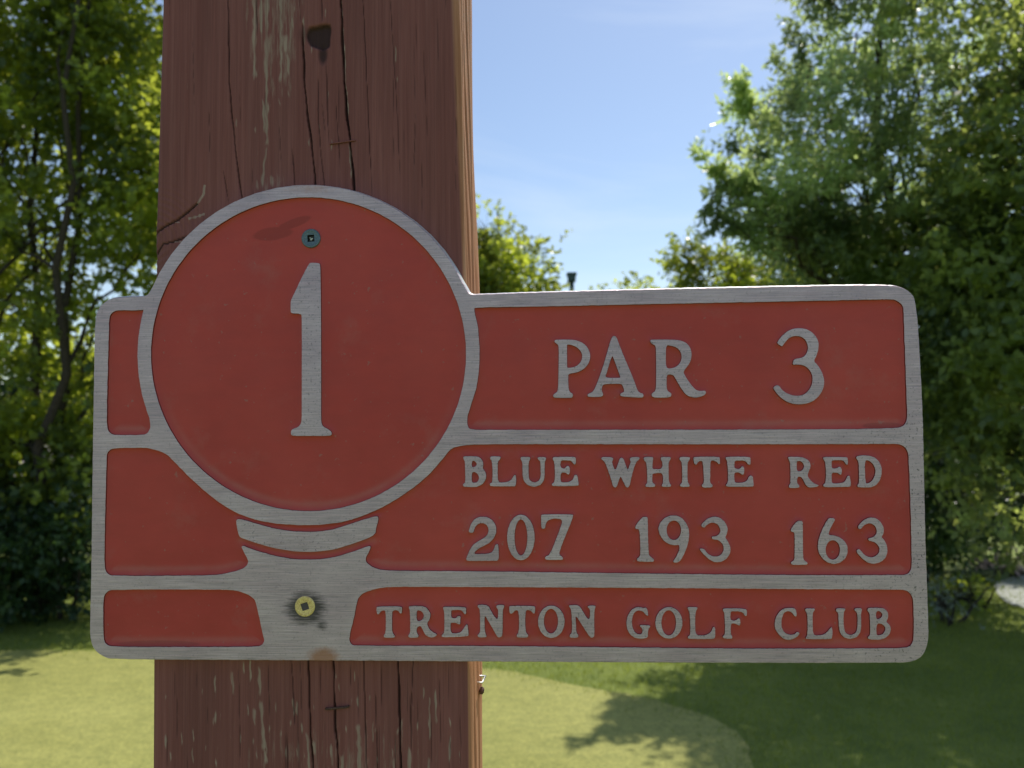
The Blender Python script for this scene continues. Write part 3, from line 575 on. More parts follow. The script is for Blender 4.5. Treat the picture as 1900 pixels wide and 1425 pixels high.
streaks = [([(-60, 497), (100, 497), (141, 496.6)], 8.5), ([(100, 497), (215, 496.6), (268, 498)], 5.5), ([(268, 498), (303, 492), (345, 489)], 4), ([(-60, 474), (115, 475), (140, 474)], 7), ([(-60, 486), (60, 487)], 4),
 ([(-60, 523), (126, 524), (150, 521)], 4.6), ([(96, 536), (136, 538)], 4.2), ([(60, 531), (95, 531)], 9), ([(30, 545), (50, 546)], 3), ([(8, 549), (20, 549)], 2.5), ([(180, 490), (240, 493)], 3), ([(330, 478), (350, 480)], 7), ([(322, 505), (345, 508)], 6),
 ([(0, 636.5), (101, 643), (152, 645), (215, 650)], 1.5), ([(268, 651), (330, 656)], 1.6), ([(180, 520), (195, 522)], 3), ([(230, 476), (245, 476)], 3), ([(14, 606), (36, 607)], 2), ([(90, 738), (122, 739)], 2.2), ([(145, 742), (158, 742)], 1.6), ([(30, 565), (45, 566)], 3),
 ([(1300, 487), (1345, 490), (1392, 494)], 7.5), ([(1390, 495), (1418, 497)], 6), ([(1237, 484), (1290, 486)], 4.5), ([(1243, 432), (1290, 436)], 4.6), ([(1228, 455), (1250, 456)], 3), ([(1222, 467), (1262, 468)], 3),
 ([(1313, 474), (1349, 476)], 5), ([(1294, 546), (1329, 549)], 4), ([(1300, 553), (1329, 554)], 3.2), ([(1343, 669), (1430, 670)], 8), ([(1380, 671), (1480, 672)], 7), ([(1280, 812), (1342, 813)], 4.4), ([(1292, 667), (1313, 668)], 4), ([(1366, 306), (1391, 308)], 4),
 ([(1256, 401), (1281, 401)], 3), ([(1320, 402), (1344, 403)], 2.5), ([(1400, 638), (1480, 640)], 7), ([(1376, 585), (1402, 587)], 8), ([(1360, 572), (1430, 577)], 4), ([(1386, 764), (1480, 765)], 6.5), ([(1402, 800), (1480, 800)], 5), ([(1380, 617), (1425, 621)], 5),
 ([(1287, 307), (1300, 307)], 2.5), ([(1340, 563), (1362, 563)], 3.5), ([(1330, 838), (1345, 840)], 3), ([(1365, 839), (1410, 838)], 3), ([(1250, 626), (1262, 627)], 3), ([(1268, 632), (1282, 633)], 2.6), ([(1340, 695), (1380, 696)], 3), ([(1290, 801), (1370, 802)], 2.2), ([(1405, 735), (1430, 735)], 4), ([(1350, 744), (1362, 741)], 3), ([(1388, 358), (1420, 360)], 2.2), ([(1372, 456), (1376, 456)], 3), ([(1395, 479), (1410, 480)], 3.5)]
for k in range(46):
    y0 = rc.choice([rc.uniform(-60, 330), rc.uniform(1225, 1420), rc.uniform(1300, 1425)]); x0 = rc.uniform(300, 860); l = rc.uniform(5, 24)
    if y0 < 400: x0 = rc.uniform(440, 640)
    streaks.append(([(y0, x0), (y0+l, x0+.02*l)], rc.uniform(1.0, 2.6)))
def post_mesh():
    zs = on_y(np.stack([np.full(len(rows_px), 580.), rows_px], 1), PY)[:, 2]
    XL = np.array([on_y([(itp(v, left_pts), v)], PY)[0, 0] for v in rows_px])
    XR = np.array([on_y([(itp(v, right_pts), v)], PY)[0, 0] for v in rows_px])
    zs = np.maximum(zs, -.25); NRW = len(zs); DEP = .085; rcn = .0014
    pm = .4975/F
    nrm = lambda n_: rng.standard_normal(n_)
    # per-column loops -------------------------------------------------
    cols_t = np.concatenate([np.linspace(0, 1, NF)])
    VX = []; bare_all = []; rot_all = []; side_all = []; V = np.zeros((NRW, 0, 3))
    Xf = XL[:, None]+rcn*.35+(XR-XL-rcn*1.2)[:, None]*cols_t[None, :]
    PX = itp(rows_px, left_pts)[:, None] + (itp(rows_px, right_pts)-itp(rows_px, left_pts))[:, None]*cols_t[None, :]
    PYY = np.repeat(rows_px[:, None], NF, 1)
    H = np.zeros_like(Xf); rot = np.zeros_like(Xf); bare = np.zeros_like(Xf)
    # gentle long-grain relief
    g = np.convolve(nrm(NF+40), np.ones(7)/7, 'same')[20:20+NF]; g2 = np.convolve(nrm(NF+40), np.ones(3)/3, 'same')[20:20+NF]
    sl = np.sin(PYY*.006+PX*.02)*.5+.5
    H += .00012*g[None, :]*(.6+.8*sl)+.00008*g2[None, :]*(1.4-sl)
    H += .0006*np.sin(PX*.011+1)+.0004*np.sin(PYY*.004+PX*.013)
    for pts, wd, dp in cracks:
        wd = wd*.85
        xc = itp(rows_px, pts)+ .5*np.sin(rows_px*.09+pts[0][1])*min(1, wd*.4); y0, y1 = pts[0][0], pts[-1][0]
        fade = np.clip((rows_px-y0)/25, 0, 1)*np.clip((y1-rows_px)/25, 0, 1); fade = np.sqrt(fade)
        wj = wd*fade*(.8+.25*np.sin(rows_px*.05+wd*9))
        d = np.abs(PX-xc[:, None]); k = np.clip(1-(d/(wj[:, None]*.62+.35))**2, 0, 1)*fade[:, None]
        H = H-.0 + 0; H -= -dp*MM*k*.55
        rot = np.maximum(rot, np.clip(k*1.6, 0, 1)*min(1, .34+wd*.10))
    for pts, wd in streaks:
        xc = itp(rows_px, pts); y0, y1 = pts[0][0], pts[-1][0]; f1 = np.clip((rows_px-y0+6)/12, 0, 1)*np.clip((y1+6-rows_px)/12, 0, 1)
        d = np.abs(PX-xc[:, None]-.5*np.sin(PYY*.22+wd*5)); wv = wd*(.75+.35*np.sin(rows_px*.13+wd*3)*np.sin(rows_px*.05+1))[:, None]; bare = np.maximum(bare, np.clip(1.05-(d/(wv*.6+.5))**2*.55, 0, 1)*f1[:, None]*.95)
    # weathered zone, top
    bare = np.maximum(bare, .46*np.clip(1-((PX-515)/75)**2, 0, 1)*np.clip((210-PYY)/120, 0, 1)); bare = np.maximum(bare, .42*np.clip(1-((PX-505)/45)**2, 0, 1)*np.clip((PYY-300)/30, 0, 1)*np.clip((400-PYY)/40, 0, 1))
    bare = np.maximum(bare, .36*np.clip((PYY-1250)/150, 0, 1)*np.clip(1-((PX-640)/260)**2, 0, 1))
    # knot hole
    q = np.maximum(np.abs(PX-595)/21, np.abs(PYY-67)/21); q2 = np.sqrt(((PX-596)/22)**2+((PYY-67)/22)**2); qq = .5*(q+q2)+.10*np.sin(np.arctan2(PYY-67, PX-596)*3+1)
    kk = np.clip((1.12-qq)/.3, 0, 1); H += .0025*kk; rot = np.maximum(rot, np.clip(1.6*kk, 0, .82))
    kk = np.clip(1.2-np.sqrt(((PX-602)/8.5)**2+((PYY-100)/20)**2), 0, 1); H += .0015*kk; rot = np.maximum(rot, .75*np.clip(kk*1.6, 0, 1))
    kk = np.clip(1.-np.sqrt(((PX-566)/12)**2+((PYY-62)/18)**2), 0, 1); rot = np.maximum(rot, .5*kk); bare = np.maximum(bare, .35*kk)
    # curved splits round the knot at the left
    def curve(pts, wd, dp, target):
        nonlocal H, rot, bare
        best = np.full(PX.shape, 1e9)
        for (ax, ay), (bx, by) in zip(pts[:-1], pts[1:]):
            dx, dy = bx-ax, by-ay; t = np.clip(((PX-ax)*dx+(PYY-ay)*dy)/(dx*dx+dy*dy), 0, 1)
            best = np.minimum(best, (PX-ax-t*dx)**2+(PYY-ay-t*dy)**2)
        k = np.clip(1-np.sqrt(best)/wd, 0, 1)
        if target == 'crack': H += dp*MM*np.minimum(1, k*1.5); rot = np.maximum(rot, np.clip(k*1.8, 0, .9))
        else: bare = np.maximum(bare, np.clip(k*2.4, 0, 1))
    curve([(366, 374), (350.7, 387.5), (330.5, 402.7), (310, 412.8), (290, 424.6), (284, 436)], 2.0, 2, 'crack')
    curve([(381, 340), (379, 356), (366, 376)], 3.0, 0, 'bare'); curve([(352, 401), (365, 398), (380, 393)], 2.6, 0, 'bare'); curve([(324, 444.5), (337, 444)], 2, 0, 'bare')
    curve([(347, 434.7), (322, 443), (302, 448), (288, 468), (285, 490)], 1.8, 1.6, 'crack'); curve([(328, 407), (333, 407)], 2, 0, 'bare')
    # swirled grain near the knot
    rr = np.sqrt((PX-285)**2+(PYY-440)**2); H += .00035*np.sin(rr*.55)*np.clip(1-rr/130, 0, 1)
    # round the front corners
    t = cols_t[None, :]; wmm = (XR-XL)[:, None]
    dl = t*wmm; dr = (1-t)*wmm; rr_ = .006
    er = .0025*np.clip(1-(rows_px[:, None]-0)/900, .15, 1)   # more worn towards the top
    H += np.where(dl < rr_, rr_-np.sqrt(np.clip(rr_**2-(rr_-dl)**2, 0, None)), 0)*.55
    crr = .0022+.0035*np.clip(1-rows_px[:, None]/700, 0, 1); H += np.where(dr < crr, (1-dr/crr)**2, 0)*(er*1.1+.0006)
    A = np.stack([Xf, PY+H, np.repeat(zs[:, None], NF, 1)], 2)
    # right side
    s = np.linspace(0, 1, NR)[None, :]; ye = (PY+H[:, -1])[:, None]
    Yr = ye+.0006+(PY+DEP-ye-.0006)*s**1.25
    gR = np.convolve(nrm(NR+20), np.ones(3)/3, 'same')[10:10+NR]
    Xr = XR[:, None]-rcn*.2*(1-s)**4+.0006*gR[None, :]+.0006*np.sin(rows_px[:, None]*.01+s*9)
    rotR = np.zeros_like(Xr)
    for sc_, wd, dp, drift in ((.10, .018, .0022, .02), (.24, .03, .004, .015), (.42, .045, .005, -.02), (.66, .02, .002, .01), (.85, .02, .003, 0)):
        c_ = sc_+drift*np.sin(rows_px*.003+sc_*20)[:, None]+ .006*np.sin(rows_px*.03+sc_*50)[:, None]
        k = np.clip(1-(np.abs(s-c_)/wd)**2, 0, 1)*np.clip(1.15-(rows_px[:, None])/1500*.9, .2, 1); Xr = Xr-dp*k; rotR = np.maximum(rotR, .55*k)
    Br = np.stack([Xr, Yr, np.repeat(zs[:, None], NR, 1)], 2)
    # back and left
    Bk = np.stack([np.stack([XL+(XR-XL)*q_, np.full(NRW, PY+DEP), zs], 1) for q_ in (.97, .66, .33, .03)], 1)
    NL = 14; sL = np.linspace(1, 0, NL)[None, :]; Yl = PY+H[:, 0][:, None]+.0006+(DEP-.001-H[:, 0][:, None])*sL
    Lf = np.stack([np.repeat(XL[:, None], NL, 1)+.0005*np.sin(sL*40), Yl, np.repeat(zs[:, None], NL, 1)], 2)
    W = np.concatenate([A, Br, Bk, Lf], 1); NC = W.shape[1]
    pad = lambda a, v: np.concatenate([a, v], 1)
    sunPaleR = np.clip(.44+.0*Xr-(rows_px[:, None]/1425)*.6, 0, .44)*(1+0*s)  # sunlit pallor of the upper right face, put into the colour
    barePaleA = np.concatenate([bare, sunPaleR, np.zeros((NRW, 4+NL))], 1); rotA = np.concatenate([rot, rotR, np.zeros((NRW, 4+NL))], 1)
    er2 = np.clip(1.6-1.6*dr/np.clip(.0040*(1-rows_px[:, None]/1000), .00005, None), 0, 1)*.8  # sunlit side colour carried onto the front's right edge
    sideA = np.concatenate([np.clip(er2, 0, 1), np.ones_like(Xr)*.9, np.full((NRW, 4+NL), .25)], 1)
    I = np.arange(NRW*NC).reshape(NRW, NC); J = np.roll(I, -1, 1)
    Q = np.stack([I[:-1], I[1:], J[1:], J[:-1]], -1).reshape(-1, 4)
    Vv = W.reshape(-1, 3)
    # lid on top
    return Vv, Q, {'bare': barePaleA.ravel(), 'rot': rotA.ravel(), 'side': sideA.ravel()}, NC, DEP  # 'bare' also carries the painted sunlit pallor of the right face
V, Q, at_, NC, DEP = post_mesh()
post = thing('wooden_post', 'thick red brown stained wooden post with long cracks, behind the sign', 'post', (float(V[:, 0].mean()), PY+DEP/2, 0))
mesh_np('timber', V, Q, WOOD, post, True, None, at_)
top = V[:NC]; capv = np.vstack([top, [top.mean(0)+np.array([0, 0, .004])]])
mesh_np('post_top', capv, [(i, (i+1) % NC, NC) for i in range(NC)], WOOD, post, False, None, {'bare': np.full(NC+1, .3), 'rot': np.zeros(NC+1), 'side': np.full(NC+1, .4)})

def tube(pts, rad, n=8, cap=True):
    pts = [np.array(p, float) for p in pts]; V = []; Fc = []
    rad = [rad]*len(pts) if np.isscalar(rad) else rad
    prev = None
    for i, p in enumerate(pts):
        d = pts[min(i+1, len(pts)-1)]-pts[max(i-1, 0)]; d /= np.linalg.norm(d)+1e-12
        if prev is None: a = np.cross(d, [0, 0, 1.0]); a = a if np.linalg.norm(a) > .1 else np.cross(d, [1.0, 0, 0])
        else: a = prev-d*(prev@d)
        a /= np.linalg.norm(a); prev = a; b_ = np.cross(d, a)
        for k in range(n):
            t = 2*math.pi*k/n; V.append(p+rad[i]*(math.cos(t)*a+math.sin(t)*b_))
    for i in range(len(pts)-1):
        for k in range(n): Fc.append((i*n+k, i*n+(k+1) % n, (i+1)*n+(k+1) % n, (i+1)*n+k))
    if cap: Fc += [tuple(range(n))[::-1], tuple((len(pts)-1)*n+k for k in range(n))]
    return V, Fc
def staple(a, b_, out, mat_, lab, r=.0006, sink=.004):
    """two legs into the wood and a crown between pixel points a and b"""
    pa, pb = at(*a, PY), at(*b_, PY); o_ = np.array([0, -out, 0]); i_ = np.array([0, sink, 0])
    V, Fc = tube([pa+i_, pa+o_*.7, pa*.93+pb*.07+o_, pa*.07+pb*.93+o_, pb+o_*.7, pb+i_], r, 8)
    o = mesh_np('staple', V, Fc, mat_, post, True); o['label'] = lab
staple((605.5, 1315), (646, 1311), .0006, RUST, 'rusty staple sunk in the wood below the sign', .00075)
staple((613, 267), (659, 260.5), .0002, WOOD, 'faint painted-over staple above the sign', .0005)
# wire staple and screw sticking out of the right side of the post
def sidept(px, py, Y): return at(px, py, Y)
XR_ = at(873, 1260, PY)[0]; Yb = PY+.058
pA = np.array([XR_-.004, Yb-.002, at(885, 1252.5, Yb)[2]]); pB = np.array([XR_-.004, Yb-.010, at(885, 1266, Yb-.01)[2]])
qA = at(901, 1254, Yb+.004); qB = at(894.5, 1266.5, Yb-.010)
V, Fc = tube([pA, qA+(pA-qA)*.1, qA, qA*.5+qB*.5, qB, qB+(pB-qB)*.1, pB], .00062, 10)
o = mesh_np('staple', V, Fc, STEEL, post, True); o['label'] = 'bright wire staple standing out of the post side'
c = at(889, 1281, Yb-.004)
V, Fc = tube([c+np.array([-.008, 0, .0005]), c+np.array([.0005, 0, 0]), c+np.array([.0007, 0, 0]), c+np.array([.0016, 0, -.0001]), c+np.array([.0028, 0, -.0003]), c+np.array([.0034, 0, -.0004])], [.0009, .0009, .0022, .0026, .0022, .001], 12)
o = mesh_np('nail', V, Fc, RUST, post, True); o['label'] = 'dark rusty nail head on the post side below the wire staple'

# ------------------------------------------------------------------ ground
def gz(x, y):
    t = np.clip((y-.9)/2.6, 0, 1); t = t*t*(3-2*t)
    far = np.clip((np.hypot(x, y)-14)/24, 0, 1)
    return GZ*t + .05*np.sin(x*.35+1)*np.clip((y-9)/4, 0, 1)+.04*np.sin(y*.5)*np.clip((y-9)/4, 0, 1)-2.2*far
ax = np.concatenate([-np.geomspace(600, 12, 22), np.linspace(-11, 11, 70), np.geomspace(12, 600, 22)])
ay = np.concatenate([-np.geomspace(600, 3, 14), np.linspace(-2.5, 18, 90), np.geomspace(19, 700, 26)])
X, Y = np.meshgrid(ax, ay); I = np.arange(X.size).reshape(X.shape)
Q = np.stack([I[:-1, :-1], I[:-1, 1:], I[1:, 1:], I[1:, :-1]], -1).reshape(-1, 4)
g = mesh_np('ground', np.stack([X.ravel(), Y.ravel(), gz(X, Y).ravel()], 1), Q, GROUND, None, True); g['kind'] = 'structure'
GP = P('-700,1216 -300,1211 0,1208 170,1207 500,1212 800,1226 887,1239 969,1250 1079,1275 1216,1299 1310,1326 1372,1360 1400,1420 1410,1500 1400,1600 1300,1680 400,1740 -600,1700 -1100,1500 -1200,1300')
gp = on_z(GP, GZ)[:, :2]; gp = wob(resample(chaikin(gp, 3), .06), .02, 5)
tri = tessellate_polygon([[Vector((a, b_, 0)) for a, b_ in gp]])
gv = [(a, b_, float(gz(np.array(a), np.array(b_)))+.006) for a, b_ in gp]
# fill as triangulated grid so it follows the slope
def inpoly(x, y, poly):
    d, i = segdist(np.asarray(x, float), np.asarray(y, float), [poly]); return i, d
xs = np.arange(gp[:, 0].min(), gp[:, 0].max(), .12); ys = np.arange(gp[:, 1].min(), gp[:, 1].max(), .12)
GX, GY = np.meshgrid(xs, ys); ii, dd = inpoly(GX, GY, resample(gp, .3)); 
from mathutils.geometry import delaunay_2d_cdt
pts2 = [Vector(p) for p in gp]+[Vector((a, b_)) for a, b_ in zip(GX[ii & (dd > .1)], GY[ii & (dd > .1)])]
r = delaunay_2d_cdt(pts2, [(i, (i+1) % len(gp)) for i in range(len(gp))], [], 1, 1e-6)
vv = np.array([(v.x, v.y) for v in r[0]])
pg = mesh_np('putting_green', np.stack([vv[:, 0], vv[:, 1], gz(vv[:, 0], vv[:, 1])+.006], 1), [tuple(t) for t in r[2]], GREEN, None, True); pg['kind'] = 'structure'

def quads(name, p, a, s, parent, m_, tint, kind=None):
    """rhombic leaves: base p, axis a (full length), half-side s"""
    n = len(p); V = np.stack([p, p+a*.42+s, p+a, p+a*.42-s], 1).reshape(-1, 3)
    o = mesh_np(name, V, np.arange(4*n).reshape(n, 4), m_, parent, False, None, {'tint': np.repeat(tint, 4)})
    return o
def unit(v): return v/(np.linalg.norm(v, axis=-1, keepdims=True)+1e-9)
# grass blades of the rough
n = 130000
bx = rng.uniform(-6.5, 6.5, n); by = 4.0+rng.power(1.3, n)*7.5
i_, d_ = inpoly(bx, by, resample(gp, .25)); kp = (~i_) | (rng.uniform(0, 1, n) < .9*np.exp(-d_/.10)); bx, by = bx[kp], by[kp]; n = len(bx)
dirs = unit(np.stack([rng.normal(0, .45, n), rng.normal(0, .45, n), np.ones(n)], 1)); hh = rng.uniform(.02, .065, n)
gp_ = np.stack([bx, by, gz(bx, by)-.002], 1); sd_ = unit(np.cross(dirs, rng.normal(size=(n, 3))))*.0028
patch = .5+.5*np.sin(bx*2.1+np.sin(by*1.7)*1.3)*np.sin(by*1.9+1)
gr = quads('rough_grass', gp_, dirs*hh[:, None], sd_, None, BLADE, np.clip(rng.uniform(0, .6, n)+.4*patch, 0, 1)); gr['kind'] = 'stuff'; gr['label'] = 'short rough grass around the putting green'; gr['category'] = 'grass'

# ------------------------------------------------------------------ trees
def crown_pts(lobes, per_m3, clump=10, spread=.22):
    """lobes: (center xyz, radii xyz, density factor) -> twig centres + outward dirs"""
    P_, N_ = [], []
    for c_, r__, k in lobes:
        c_ = np.array(c_); r__ = np.array(r__, float); vol = 4.19*r__.prod(); nc = max(3, int(vol*per_m3*k/clump))
        d = unit(rng.normal(size=(nc, 3))); rad = rng.uniform(.12, 1, nc)**.45
        cc = c_+d*rad[:, None]*r__
        m_ = rng.poisson(clump, nc); idx = np.repeat(np.arange(nc), m_)
        pp = cc[idx]+rng.normal(0, spread, (len(idx), 3))*np.array([1, 1, .7]); P_.append(pp); N_.append(unit((pp-c_)/r__))
    return np.vstack(P_), np.vstack(N_)
def leaves_on_twigs(tp, td, tl, nper, L, W, droop=.3, flat=.5):
    n = len(tp); idx = np.repeat(np.arange(n), nper); t = np.tile(np.linspace(.05, 1, nper), n)+rng.normal(0, .03, n*nper)
    ax_ = td[idx]; pos = tp[idx]+ax_*(tl[idx]*t)[:, None]; pos[:, 2] -= droop*tl[idx]*t**2*.5
    side = unit(np.cross(ax_, rng.normal(size=(len(idx), 3))))
    la = unit(ax_*rng.uniform(.3, .9, (len(idx), 1))+side*rng.uniform(.5, 1.1, (len(idx), 1))+np.array([0, 0, -droop])*rng.uniform(0, 1.3, (len(idx), 1)))
    up = unit(np.array([0, 0, 1.0])*flat+rng.normal(0, .6, (len(idx), 3)))
    sd = unit(np.cross(la, up)); sc = rng.uniform(.6, 1.25, len(idx))
    return pos, la*(L*sc)[:, None], sd*(W*.5*sc)[:, None]
def limb_path(a, b_, n=7, wig=.05, sag=0.12):
    a = np.array(a, float); b_ = np.array(b_, float); t = np.linspace(0, 1, n)[:, None]; L = np.linalg.norm(b_-a)
    p = a+(b_-a)*t; p[:, 2] += sag*L*np.sin(t[:, 0]*math.pi); p[1:-1] += rng.normal(0, wig*L*.5, (n-2, 3)); return p
DK = 3.0
def tree(name, label, lobes, base, mleaf, dens=60, L=.085, W=.05, nper=9, twig=.3, stems=1, rtrunk=.13, droop=.3, tpow=1.0, group='trees beyond the green', clump=10, spread=.22, shoots=None, cat='tree', flat=.5, sprd=.25, fork=.35):
    base = np.array(base, float); base[2] = float(gz(np.array(base[0]), np.array(base[1])))-.05
    root = thing(name, label, cat, tuple(base), group)
    dens = dens*DK
    tp, tn = crown_pts(lobes, dens, clump, spread)
    td = unit(tn*.8+rng.normal(0, .45, tn.shape)+np.array([0, 0, .15])); tl = rng.uniform(.6, 1.3, len(tp))*twig
    TP, TD, TL = [tp], [td], [tl]
    if shoots:
        for pts in shoots:
            pts = np.array(pts); seg = pts[1:]-pts[:-1]
            for a, s in zip(pts[:-1], seg):
                k = max(3, int(np.linalg.norm(s)/.022)); t = rng.uniform(0, 1, k)[:, None]
                TP.append(a+s*t); TD.append(unit(unit(s)*.8+rng.normal(0, .5, (k, 3)))); TL.append(rng.uniform(.08, .2, k))
    tp = np.vstack(TP); td = np.vstack(TD); tl = np.concatenate(TL)
    kz = (tp[:, 2]-.1 > gz(tp[:, 0], tp[:, 1])); tp, td, tl = tp[kz], td[kz], tl[kz]
    p, a, s = leaves_on_twigs(tp, td, tl, nper, L, W, droop, flat)
    kz = (p[:, 2] > GZ+.02); p, a, s = p[kz], a[kz], s[kz]
    f1, f2, f3 = rng.uniform(0, 6, 3); q_ = np.sin(p[:, 0]*4.1+f1+1.5*np.sin(p[:, 2]*2.3))+np.sin(p[:, 2]*4.7+f2+np.sin(p[:, 1]*3.1))+np.sin(p[:, 1]*4.3+f3)
    tint = np.clip(.5+.27*q_+rng.normal(0, .16, len(p)), 0, 1)  # clump-wise tint paints in sunlit and dark leaf clusters
    quads('crown' if cat == 'tree' else 'foliage', p, a, s, root, mleaf, tint**1.15)
    V, Fc = [], []
    def add(path, rad, n=8):
        v, f = tube(path, rad, n, False); o_ = len(V); V.extend(v); Fc.extend([tuple(i+o_ for i in q) for q in f])
    topz = max(c_[2]+r__[2]*.7 for c_, r__, k in lobes)
    cen = np.array([np.array(c_) for c_, r__, k in lobes]).mean(0)
    nodes = []
    for k in range(stems):
        off = rng.normal(0, sprd*(stems > 1), 3)*np.array([1, 1, 0]); b0 = base+off*.5
        tgt = np.array([cen[0]*.45+base[0]*.55, cen[1]*.45+base[1]*.55, topz])+off*5*np.array([1, 1, 0])*(.4 if stems > 1 else 0)
        path = limb_path(b0, tgt, 10, .018, 0); h = np.linspace(0, 1, 10)
        rad = rtrunk*(1-h*.86); rad[0] *= 1.45; add(path, rad, 12); nodes.append((path, rad))
    for c_, r__, k in lobes:
        path, rad = nodes[rng.integers(len(nodes))]
        j = int(np.clip(np.searchsorted(path[:, 2], c_[2]-fork*abs(c_[2]-base[2])-.3), 1, 8)); b_ = path[j]
        lp = limb_path(b_, np.array(c_), 8, .05, .06); lr = max(.012, rad[j]*.55)*np.linspace(1, .35, 8); add(lp, lr, 7)
        for q in range(7):
            e = np.array(c_)+unit(rng.normal(size=3))*np.array(r__)*rng.uniform(.6, .95); add(limb_path(lp[rng.integers(3, 8)], e, 6, .07, .05), max(.006, lr[-1]*.8)*np.linspace(1, .25, 6), 5)
            e2 = np.array(c_)+unit(rng.normal(size=3))*np.array(r__)*rng.uniform(.7, 1.0); add(limb_path(lp[rng.integers(4, 8)], e2, 5, .08, .03), .008*np.linspace(1, .3, 5), 4)
    if shoots:
        for pts in shoots:
            pts = np.array(pts); add(np.vstack([pts]), np.linspace(.012, .003, len(pts)), 5)
    mesh_np('trunk' if cat == 'tree' else 'stem', np.array(V), Fc, BARK, root, True)
    return root
def lb(px, py, Y, rpx, rpy=None, dep=None, k=1.0):
    c_ = at(px, py, Y); s = Y/F; rx = rpx*s; rz = (rpy or rpx)*s; return (tuple(c_), (rx, dep or (rx+rz)/2, rz), k)
def sh(pts, Y): return [at(a, b_, Y) for a, b_ in pts]

def grnd(px, Y): return (at(px, 900, Y)[0], Y, 0)
# right: slender leaved tree
YR = 9.55
tree('slender_leaf_tree', 'tall tree with slender drooping leaves right of the sky, its tips reaching over the sign', [
  lb(1590, 60, YR+.4, 95, 90, 1.0, 1.1), lb(1560, 210, YR, 120, 90, 1.1), lb(1475, 350, YR, 100, 78, .9, 1.25), lb(1600, 370, YR+.3, 150, 110, 1.2), lb(1490, 460, YR+.2, 110, 68, .8, .85),
  lb(1770, 270, YR+.6, 100, 90, 1.0, .9), lb(1730, 50, YR+.6, 90, 80, 1.0, .9), lb(1700, 150, YR+.5, 80, 60, .9, .7), lb(1700, 480, YR+.4, 170, 100, 1.3), lb(1425, 200, YR+.9, 50, 50, .5, .9), lb(1420, 430, 9.05, 55, 50, .4, 1.0), lb(1640, -130, YR, 110, 120, 1.0), lb(1600, 480, YR+.3, 100, 70, .8, .9), lb(1650, 620, YR+.6, 170, 100, 1.2, .8)],
  grnd(1680, YR+.9), LEAF_R, dens=62, L=.11, W=.038, nper=11, twig=.26, rtrunk=.10, droop=.35, clump=9, spread=.16,
  shoots=[sh([(1430, 405), (1350, 340), (1315, 300), (1293, 285)], 9.0), sh([(1340, 335), (1322, 360), (1312, 395)], 9.0), sh([(1400, 385), (1370, 350), (1345, 310)], 9.0), sh([(1440, 420), (1400, 420), (1365, 425)], 9.0), sh([(1440, 380), (1405, 345), (1390, 320)], 9.0), sh([(1450, 230), (1400, 190), (1352, 150)], YR+.9), sh([(1400, 210), (1365, 195), (1350, 200)], YR+.9),
          sh([(1500, 150), (1480, 90), (1465, 60)], YR), sh([(1430, 480), (1390, 440), (1345, 400), (1325, 430)], 9.0), sh([(1420, 260), (1385, 190), (1380, 140)], YR+.8), sh([(1560, 20), (1530, -10), (1500, 0)], YR), sh([(1440, 300), (1400, 280), (1350, 270)], YR+.1), sh([(1500, 200), (1460, 140), (1440, 110)], YR+.7)])
YB = 8.4
tree('broad_tree', 'dark leafy tree at the right edge with bare limbs slanting through its crown', [
  lb(1860, 120, YB, 110, 100, 1.0, .4), lb(1950, 330, YB, 190, 150, 1.3), lb(1830, 520, YB+.4, 130, 120, 1.0), lb(1900, 700, YB+.3, 200, 140, 1.3, 1.1), lb(1760, 620, YB+1.4, 120, 120, 1.2, 1.0), lb(1880, 430, YB+1.2, 160, 140, 1.3, 1.0), lb(2050, 100, YB, 200, 180, 1.3), lb(1800, 830, YB+.6, 120, 90, .9, .8), lb(1930, 930, YB+.6, 160, 80, 1.0, .8), lb(1860, -90, YB, 130, 80, 1.0, .6), lb(2150, 500, YB, 200, 300, 1.3)],
  grnd(2010, YB+.3), LEAF_B, dens=58, L=.105, W=.062, nper=9, twig=.24, stems=2, rtrunk=.12, droop=.25, clump=9, spread=.17)
# left: broad leaved multi-stem tree
YL = 9.8
tree('many_stemmed_tree', 'tall leafy tree with several thin stems, filling the view left of the post', [
  lb(60, 60, YL, 130, 110, 1.1), lb(190, 130, YL, 120, 110, 1.0), lb(270, 20, YL+.2, 100, 110, 1.0), lb(250, 260, YL+.2, 90, 90, .9), lb(40, 260, YL, 120, 90, 1.0, .9), lb(130, 400, YL+.1, 130, 90, 1.0, .75), lb(270, 460, YL+.2, 90, 90, .9, .8), lb(40, 560, YL, 110, 90, 1.0, .6),
  lb(170, 640, YL+.1, 130, 80, .9, .45), lb(40, 740, YL, 120, 80, 1.0, .7), lb(20, 830, YL-.2, 95, 70, .9, 2.0), lb(210, 830, YL-.1, 90, 60, .8, .9), lb(120, 930, YL-.3, 150, 50, .8, .8), lb(-120, 400, YL, 120, 250, 1.2), lb(330, 330, YL+.3, 110, 150, 1.0), lb(120, -110, YL, 200, 110, 1.3), lb(330, 640, YL+.3, 120, 120, 1.0, .8), lb(-140, 100, YL, 130, 200, 1.2)],
  grnd(80, YL), LEAF_L, dens=74, L=.105, W=.066, nper=9, twig=.26, stems=5, rtrunk=.07, droop=.3, clump=9, spread=.17, sprd=.55)
